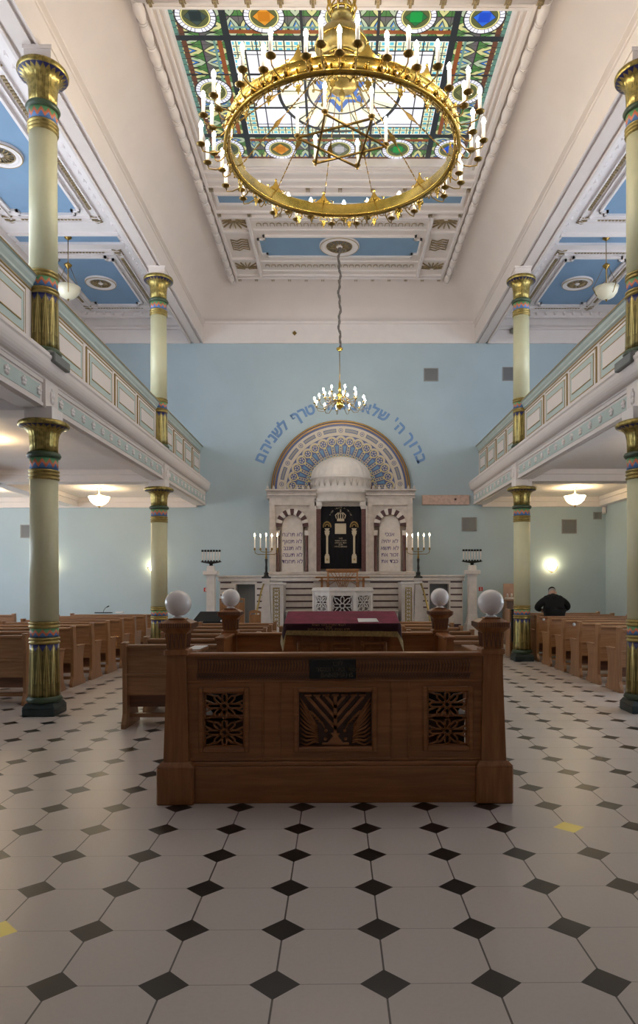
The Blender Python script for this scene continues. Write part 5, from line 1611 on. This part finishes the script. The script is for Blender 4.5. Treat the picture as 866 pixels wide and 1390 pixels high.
def pendant(x, y, label):
    t = thing('pendant_lamp', label, 'pendant lamp', (x, y, 8.812), 0, 'unlit pendant bowls over the galleries')
    quick('canopy', BRASSDK, lambda b: b.lathe([(.075, 0), (.07, -.03), (.02, -.06), (.008, -.07)], 18), t)
    quick('rod', BRASSDK, lambda b: b.tube([(0, 0, -.05), (0, 0, -.60)], .009, 6), t)
    quick('hub', BRASSDK, lambda b: b.lathe([(.01, -.52), (.03, -.54), (.08, -.58), (.07, -.60), (.03, -.64), (.012, -.67), (.012, -1.0)], 18), t)
    def ch(b):
        for k in range(3):
            a = 2*PI*k/3+.9; c, s = math.cos(a), math.sin(a)
            b.tube([(.05*c, .05*s, -.60), (.26*c, .26*s, -1.02)], .005, 5); b.tube([(.27*c, .27*s, -1.01), (.265*c, .265*s, -1.06), (.20*c, .20*s, -1.19), (0, 0, -1.29)], .008, 5)
        b.ball((0, 0, -1.31), .02, None, 8)
    quick('chains', BRASSDK, ch, t)
    quick('glass_bowl', BOWL, lambda b: b.lathe([(0, -1.285), (.08, -1.275), (.16, -1.23), (.22, -1.15), (.25, -1.04), (.24, -1.04), (.20, -1.14), (.14, -1.21), (0, -1.26)], 32), t)
pendant(-5.54, 14.4, 'unlit cream glass bowl hanging on a rod above the left gallery')
pendant(5.63, 14.4, 'unlit cream glass bowl hanging on a rod above the right gallery')
def sconce(x, z, label):
    t = thing('wall_sconce', label, 'wall lamp', (x, 19, z), 0, 'glowing wall sconces')
    quick('back_plate', BRASS, lambda b: b.box(-.04, .04, -.02, 0, -.12, .02, bev=.006), t)
    quick('glass_shade', BOWLLIT, lambda b: b.lathe([(0, -.11), (.05, -.10), (.09, -.055), (.11, 0), (.10, 0), (.075, -.055), (0, -.09)], 24, 0, -.10), t)
    quick('brass_arm', BRASS, lambda b: (b.tube([(0, 0, -.10), (0, -.06, -.15), (0, -.12, -.14), (0, -.12, -.12)], .008, 6), b.tube([(-.16, -.10, .02), (-.15, -.10, -.03), (-.09, -.12, -.10), (0, -.14, -.14)], .008, 6), b.tube([(.16, -.10, .02), (.15, -.10, -.03), (.09, -.12, -.10), (0, -.14, -.14)], .008, 6), b.tube([(-.16, -.10, .01), (-.02, -.24, .01), (.16, -.10, .01)], .005, 5)), t)
    L = bpy.data.lights.new('sconce_bulb', 'POINT'); L.energy = 3.5; L.color = (1, .86, .50); L.shadow_soft_size = .04
    o = bpy.data.objects.new('sconce_bulb', L); COL.objects.link(o); o.parent = t; o.location = (0, -.10, .05)
sconce(5.88, 2.07, 'glowing bowl-shaped wall sconce above the man in black')
sconce(-4.98, 2.07, 'glowing wall sconce hidden behind the farther left column')
sconce(-7.80, 2.12, 'glowing wall sconce hidden behind the nearer left column')

def vent(x0, x1, z0, z1, label):
    t = thing('wall_vent', label, 'vent', ((x0+x1)/2, 19, (z0+z1)/2), 0, 'square wall vents'); w = abs(x1-x0)/2; h = abs(z1-z0)/2
    quick('vent_frame', GREYMET, lambda b: frame(b, -w, w, -h, h, -.025, 0, .025, None, .003), t)
    def sl(b):
        n = max(4, int(w*2/.04))
        for k in range(n): b.box(-w+.02+(2*w-.04)*(k+.2)/n, -w+.02+(2*w-.04)*(k+.75)/n, -.018, -.006, -h+.02, h-.02)
        b.box(-w+.02, w-.02, -.006, 0, -h+.02, h-.02, GLASSGREY)
    quick('vent_slats', GREYMET, sl, t)
vent(2.40, 2.80, 7.17, 7.53, 'dark square vent high on the back wall, left of the upper right column')
vent(4.56, 4.94, 7.18, 7.56, 'dark square vent high on the wall touching the upper right column')
vent(-5.99, -5.60, 7.10, 7.46, 'dark square vent just above the left gallery rail')
vent(-5.05, -4.69, 7.10, 7.46, 'dark square vent behind the farther upper left column')
vent(3.43, 3.84, 3.06, 3.44, 'grey square vent under the pink marble band')
vent(6.18, 6.59, 2.99, 3.38, 'grey square vent above the wall sconce at the right')
vent(7.05, 7.28, 3.375, 3.58, 'small dark vent near the right corner of the back wall')
vent(-8.62, -8.23, 2.90, 3.26, 'grey square vent partly behind the nearer left column')
vent(-5.04, -4.64, 2.90, 3.26, 'grey square vent partly behind the farther lower left column')
band = quick('marble_band', PINKMARB, lambda b: b.box(2.34, 3.64, 18.94, 19, 3.78, 4.05, bev=.01)); tag(band, 'pink marble band on the wall right of the ark', 'wall band')
quick('band_boss', STRIPE, lambda b: b.ball((3.25, 18.935, 3.93), .035, None, 10), band)
for x, nm in ((-3.58, 'left'), (3.95, 'right')):
    t = thing('fire_sign', 'tiny red sign with a white mark on the wall %s of the podium' % nm, 'sign', (x, 19, 1.475), 0, 'red wall signs')
    quick('sign_plate', REDSIGN, lambda b: b.box(-.055, .055, -.012, 0, -.055, .055, bev=.004), t)
    quick('sign_mark', PAPER, lambda b: (b.box(-.012, .012, -.015, -.011, -.04, .02), b.ball((0, -.012, .035), .012, None, 8)), t)
o = quick('brass_lozenge', BRASSDK, lambda b: b.extr_y([(-1.131, 8.40), (-1.07, 8.465), (-1.131, 8.53), (-1.19, 8.465)], 18.91, 18.94)); tag(o, 'little dark metal lozenge on the plaster beam above the blue wall', 'fixture')
o = quick('round_sensor', simple('sensor_green', (.20, .20, .16), .5), lambda b: (b.ball((4.82, 18.84, 8.50), .085, None, 16), b.tube([(4.82, 18.84, 8.50), (4.82, 18.94, 8.50)], .03, 8))); tag(o, 'grey-green ball beside the farther upper right column, below the ceiling', 'speaker')
o = quick('motion_sensor', PLASTER_W, lambda b: (b.box(7.27, 7.36, 18.86, 18.96, 3.55, 3.69, bev=.02), b.box(7.30, 7.389, 18.93, 18.999, 3.53, 3.715))); tag(o, 'little white motion sensor in the corner under the right gallery', 'sensor')

# ------------------------------------------------------------------ small things and furniture
def black_lectern():
    t = thing('draped_stand', 'low reading stand under a black cloth left of the far bimah post', 'stand', (-2.34, 13.2, 0))
    quick('box', PEWX, lambda b: (b.box(-.33, .33, -.2, .2, 0, .90, bev=.01), b.box(-.35, .35, -.22, .22, .0, .08)), t)
    o = quick('black_cloth', BLACKCLOTH, lambda b: (b.add([(-.36, -.24, .92), (.36, -.24, .92), (.30, .24, 1.09), (-.30, .24, 1.09), (-.355, -.235, .88), (.355, -.235, .88), (.355, .235, .88), (-.355, .235, .88)], [(0, 1, 2, 3), (0, 4, 5, 1), (1, 5, 6, 2), (2, 6, 7, 3), (3, 7, 4, 0), (4, 7, 6, 5)]),), None, (-2.34, 13.2, .0))
    tag(o, 'black cloth spread over the low reading stand', 'cloth')
black_lectern()
def high_chair(x, y, w, h, name, label, plain=False):
    t = thing(name, label, 'chair', (x, y, 0))
    hw = w/2
    for s in (-1, 1): quick('back_post', PEWZ, lambda b: b.box(s*hw-.035*(s > 0), s*hw+.035*(s < 0), -.03, .03, 0, h, bev=.006), t)
    quick('backrest', PEWZ, lambda b: (b.box(-hw+.03, hw-.03, -.01, .015, .5, h*.93, bev=.004), b.extr_y([(-hw, h-.04), (hw, h-.04), (hw*.8, h+.01), (0, h+.035), (-hw*.8, h+.01)], -.035, .03)), t)
    quick('seat', PEWX, lambda b: b.box(-hw+.01, hw-.01, .02, .46, .42, .46, bev=.01), t)
    for s in (-1, 1): quick('leg', PEWZ, lambda b: b.box(s*(hw-.04)-.02, s*(hw-.04)+.02, .40, .44, 0, .42), t)
high_chair(-2.35, 15.6, .56, 1.30, 'high_back_chair', 'tall wooden chair in front of the left podium doorway')
high_chair(-1.80, 15.3, .26, 1.02, 'small_chair', 'small wooden chair between the tall chair and the brass railing')
o = MB()
for k in range(7): o.ball((-2.0+.045*k, 12.13, .975+.012*math.sin(k*2)), .035, None, 8, .6)
tag(o.build('folded_shawl', PAPER), 'crumpled white shawl lying on a pew top below the far left globe', 'cloth')
o = quick('note_paper', PAPER, lambda b: b.box(-1.165, -1.06, 5.36, 5.70, 1.101, 1.106)); tag(o, 'white paper lying on the short side rail behind the near left post', 'paper')
def mic():
    t = thing('gooseneck_microphone', 'black gooseneck microphone standing on a dark pad on the rearmost left pew', 'microphone', (-5.36, 15.98, .962))
    quick('base', BLACKMET, lambda b: b.box(-.2, .2, -.03, .06, 0, .022, bev=.008), t)
    quick('gooseneck', BLACKMET, lambda b: b.tube([(0, .0, .02), (.01, 0, .07), (.04, 0, .115), (.09, 0, .145)], .006, 6), t)
    quick('capsule', BLACKMET, lambda b: b.tube([(.08, 0, .14), (.13, 0, .165)], .013, 8), t)
mic()
o = quick('red_book', simple('book_red', (.20, .03, .03), .6), lambda b: (b.box(-5.08, -4.90, 15.95, 16.02, .963, .992, bev=.004), b.box(-5.07, -4.905, 15.945, 16.01, .968, .988, PAPER))); tag(o, 'dark red book lying on the rearmost left pew beside the microphone', 'book')
def bag():
    b = MB(); random.seed(3)
    b.lathe([(.02, .436), (.16, .44), (.19, .55), (.17, .75), (.12, .92), (.06, .99), (.09, 1.02), (.02, 1.0)], 18, 1.66, 10.98, None, True, mod=lambda r, z, a: r*(1+.12*math.sin(a*5+z*9)+.06*math.sin(a*11)), sy=.75)
    tag(b.build('plastic_bag', BAG), 'crumpled grey plastic bag on a pew behind the far right globe post', 'bag')
bag()
def coat_stand():
    t = thing('side_lectern', 'wooden reading lectern standing behind the right bimah post near the farther right column', 'lectern', (3.95, 15.38, 0))
    quick('side_board', PEWZ, lambda b: (b.box(-.16, -.12, -.2, .2, 0, 1.05, bev=.006), b.box(.12, .16, -.2, .2, 0, 1.0, bev=.006)), t)
    quick('desk_board', PEWX, lambda b: (b.box(-.12, .12, -.18, .2, .78, .82, bev=.006), b.box(-.12, .12, .16, .2, .1, 1.0)), t)
    c = MB()
    for k in range(5):
        x = -.10+.05*k; c.tube([(x, -.235, 1.0), (x+.004, -.25, .7), (x-.004+.01*k, -.25, .32)], [.03, .045, .035], 8)
    c.box(-.13, .13, -.24, .02, .99, 1.03, bev=.015); 
    o = c.build('black_coat', BLACKCLOTH, None, (3.95, 15.38, .02)); tag(o, 'black coat hung over the wooden reading lectern at the right', 'coat')
coat_stand()
def cabinet():
    t = thing('bookcase', 'narrow wooden bookcase against the back wall behind the man in black', 'bookcase', (4.82, 18.55, 0))
    quick('carcass', PEWZ, lambda b: (b.box(-.34, -.31, -.2, .2, 0, 1.18), b.box(.22, .25, -.2, .2, 0, 1.18), b.box(-.31, .22, .17, .2, 0, 1.18), [b.box(-.31, .22, -.19, .17, z, z+.025) for z in (.02, .38, .74)], b.box(-.36, .27, -.22, .2, 1.16, 1.20, bev=.006)), t)
    quick('door', PEWX, lambda b: (b.box(-.31, .22, -.215, -.195, .03, .72, bev=.004),), t)
    o = quick('framed_picture', simple('picture_pink', (.46, .30, .24), .7, var=.1), lambda b: (b.box(-.33, .14, .10, .13, 1.205, 1.62),), None, (4.82, 18.55, 0)); tag(o, 'pinkish picture board standing on the bookcase', 'picture')
    w = quick('white_boxes', MARBLE_L, lambda b: (b.box(-.32, .16, -.15, .05, 1.201, 1.25, bev=.01),), None, (4.82, 18.55, 0)); tag(w, 'white tray of small candles on top of the bookcase', 'tray')
    for k in range(4): quick('tray_candle', MARBLE_L, lambda b: b.lathe([(.025, 1.25), (.025, 1.33+.02*(k % 2)), (.01, 1.36)], 8, -.26+.11*k, -.05), w)
cabinet()
for p_, x, z in ((5, 4.30, .88), (3, 4.36, .87)):
    o = [q for q in bpy.data.objects if q.name.split('.')[0] == 'pew' and abs(q.location.y-rows_r[p_]) < .001 and abs(q.location.x-5.125) < .001][0]
    quick('name_plate', PAPER, lambda b: b.lathe([(.03, 0), (.03, .004)], 16), o, (x-5.125, -.002, z-.01)).rotation_euler = (PI/2, 0, 0)

# ------------------------------------------------------------------ the man at prayer
def skin_mesh(pts, edges, sub=2):
    me = bpy.data.meshes.new('skin'); me.from_pydata([p[0] for p in pts], edges, [])
    o = bpy.data.objects.new('skin', me); COL.objects.link(o)
    m = o.modifiers.new('s', 'SKIN'); m.branch_smoothing = .5
    lay = me.skin_vertices[0].data
    for i, p in enumerate(pts):
        lay[i].radius = p[1] if isinstance(p[1], tuple) else (p[1], p[1])
    lay[0].use_root = True
    s = o.modifiers.new('u', 'SUBSURF'); s.levels = sub; s.render_levels = sub
    dg = bpy.context.evaluated_depsgraph_get(); dg.update()
    r = bpy.data.meshes.new_from_object(o.evaluated_get(dg))
    vs = [tuple(v.co) for v in r.vertices]; fs = [tuple(p.vertices) for p in r.polygons]
    bpy.data.objects.remove(o); bpy.data.meshes.remove(me); bpy.data.meshes.remove(r)
    return vs, fs
def man():
    t = thing('person', 'man in black coat and skullcap, seen from behind, bending over the right pews', 'person', (4.72, 15.02, 0))
    # y is forward (away from the viewer)
    P = [((0, 0, .92), (.13, .09)), ((0, 0, 1.08), (.12, .08)), ((0, .05, 1.22), (.12, .07)), ((0, .13, 1.29), (.06, .04)), ((.02, .19, 1.35), .040), ((.025, .21, 1.39), .055),
         ((-.17, .10, 1.24), .05), ((-.32, .12, 1.12), .040), ((-.20, .28, 1.03), .030), ((.17, .10, 1.24), .05), ((.32, .12, 1.12), .040), ((.20, .28, 1.03), .030),
         ((-.10, 0, .84), .08), ((-.11, .02, .48), .055), ((-.11, -.02, .10), .038), ((-.11, .10, .05), .036), ((.10, 0, .84), .08), ((.11, .02, .48), .055), ((.11, -.02, .10), .038), ((.11, .10, .05), .036)]
    Ed = [(0, 1), (1, 2), (2, 3), (3, 4), (4, 5), (2, 6), (6, 7), (7, 8), (2, 9), (9, 10), (10, 11), (0, 12), (12, 13), (13, 14), (14, 15), (0, 16), (16, 17), (17, 18), (18, 19)]
    vs, fs = skin_mesh(P, Ed)
    b = MB(); b.add(vs, fs, SKIN, True)
    # head: face looks down to the book (forward), seen from behind
    hc = Vector((.03, .225, 1.412))
    T = Matrix.Translation(hc) @ Matrix.Rotation(math.radians(-38), 4, 'X') @ Matrix.Rotation(math.radians(-14), 4, 'Z')
    b.X = T
    def hd(r, z, a):
        c, s = math.cos(a), math.sin(a)       # face towards +y
        k = 1.0
        if z < -.02: k = 1-.25*(-z-.02)/.1*(1-.5*max(0, s))
        return r*k
    pr = [(.001, -.125), (.045, -.118), (.062, -.095), (.070, -.06), (.074, -.02), (.077, .02), (.076, .055), (.066, .085), (.045, .108), (.02, .118), (.001, .12)]
    b.lathe(pr, 24, 0, 0, SKIN, cap=False, mod=hd, sy=1.22)
    b.ball((0, .098, -.02), .016, SKIN, 8, 1.6)                       # nose
    for s in (-1, 1):
        b.ball((s*.076, .0, -.01), .018, SKIN, 8, 1.7); b.ball((s*.03, .082, .01), .012, PAPER, 8); b.ball((s*.03, .092, .01), .006, BLACKMET, 6)
    b.tube([(-.022, .086, -.062), (0, .092, -.064), (.022, .086, -.062)], .005, 5, TRED)
    b.X = Matrix.Identity(4)
    # hands with fingers resting on the book
    for s in (-1, 1):
        w = Vector((s*.20, .28, 1.03)); dirn = Vector((-s*.10, .10, -.035)).normalized(); side = dirn.cross(Vector((0, 0, 1))).normalized()*s
        palm = w+dirn*.05
        b.tube([tuple(w), tuple(w+dirn*.03), tuple(w+dirn*.07), tuple(w+dirn*.085)], [.026, .032, .036, .02], 10, SKIN)
        for k, ln in enumerate((.070, .078, .072, .056)):
            r0 = palm+side*(.024-.016*k)+dirn*.03
            b.tube([tuple(r0), tuple(r0+dirn*ln*.5+Vector((0, 0, .004))), tuple(r0+dirn*ln+Vector((0, 0, -.012)))], [.0095, .009, .0065], 7, SKIN)
        th = palm+side*.028-dirn*.01
        b.tube([tuple(th), tuple(th+side*.022+dirn*.025), tuple(th+side*.026+dirn*.055)], [.011, .010, .007], 7, SKIN)
    b.build('body', SKIN, t)
    # clothes
    P2 = [((0, -.01, .86), (.23, .17)), ((0, -.015, 1.02), (.235, .16)), ((0, .02, 1.18), (.25, .15)), ((0, .085, 1.29), (.18, .12)),
          ((-.20, .07, 1.25), (.11, .11)), ((-.30, .07, 1.16), (.09, .09)), ((-.345, .13, 1.08), (.075, .075)), ((-.225, .265, 1.035), (.055, .055)),
          ((.20, .07, 1.25), (.11, .11)), ((.30, .07, 1.16), (.09, .09)), ((.345, .13, 1.08), (.075, .075)), ((.225, .265, 1.035), (.055, .055)), ((0, -.01, .62), (.22, .16))]
    E2 = [(0, 1), (1, 2), (2, 3), (2, 4), (4, 5), (5, 6), (6, 7), (2, 8), (8, 9), (9, 10), (10, 11), (0, 12)]
    vs, fs = skin_mesh(P2, E2); b = MB(); b.add(vs, fs, BLACKCLOTH, True)
    for x_, y_, z_, r_ in ((-.13, .075, 1.255, .105), (.13, .075, 1.255, .105), (0, .08, 1.26, .125), (-.06, .10, 1.285, .10), (.06, .10, 1.285, .10), (.012, .135, 1.325, .078)): b.ball((x_, y_, z_), r_, BLACKCLOTH, 20)
    b.build('coat', BLACKCLOTH, t)['label'] = 'black coat'
    vs, fs = skin_mesh([((0, 0, .80), .12), ((-.10, 0, .70), .10), ((-.11, .01, .42), .085), ((-.11, -.01, .10), .07), ((.10, 0, .70), .10), ((.11, .01, .42), .085), ((.11, -.01, .10), .07)], [(0, 1), (1, 2), (2, 3), (0, 4), (4, 5), (5, 6)])
    b = MB(); b.add(vs, fs, BLACKCLOTH, True); b.build('trousers', BLACKCLOTH, t)
    for s in (-1, 1): quick('shoe', BLACKMET, lambda b: (b.tube([(s*.11, -.06, .035), (s*.11, .04, .045), (s*.11, .15, .032)], [.04, .048, .035], 10),), t)
    b = MB(); b.X = T; b.lathe([(.0775, .0), (.079, .045), (.070, .085), (.047, .112), (.02, .122), (.001, .124)], 24, 0, -.004, HAIR, cap=False, sy=1.20); b.build('hair', HAIR, t)
    b = MB(); b.X = T; b.lathe([(.081, .050), (.080, .06), (.074, .092), (.05, .119), (.02, .129), (.001, .131)], 24, 0, -.010, BLACKCLOTH, cap=False, sy=1.18); b.build('skullcap', BLACKCLOTH, t)
    bk = thing('prayer_book', 'open prayer book on the pew top in front of the man in black', 'book', (4.72, 15.33, .965))
    quick('pages', PAPER, lambda b: (b.box(-.14, -.003, -.09, .09, .006, .022, bev=.004), b.box(.003, .14, -.09, .09, .006, .022, bev=.004)), bk)
    quick('cover', BLACKMET, lambda b: b.box(-.15, .15, -.10, .10, 0, .006), bk)
man()

# ------------------------------------------------------------------ light and view
w = bpy.data.worlds.new('world'); SC.world = w; w.use_nodes = True
w.node_tree.nodes['Background'].inputs[0].default_value = (.8, .85, .95, 1); w.node_tree.nodes['Background'].inputs[1].default_value = .15
def point(name, loc, e, col, r):
    L = bpy.data.lights.new(name, 'POINT'); L.energy = e; L.color = col; L.shadow_soft_size = r
    o = bpy.data.objects.new(name, L); COL.objects.link(o); o.location = loc
SC.view_settings.view_transform = 'Standard'; SC.view_settings.look = 'None'; SC.view_settings.gamma = 1
SC.view_settings.use_curve_mapping = False
SC.view_settings.exposure = 1.02
SC.cycles.max_bounces = 8; SC.cycles.diffuse_bounces = 5; SC.cycles.glossy_bounces = 3; SC.cycles.transmission_bounces = 2
SC.cycles.sample_clamp_indirect = 6; SC.cycles.use_denoising = True
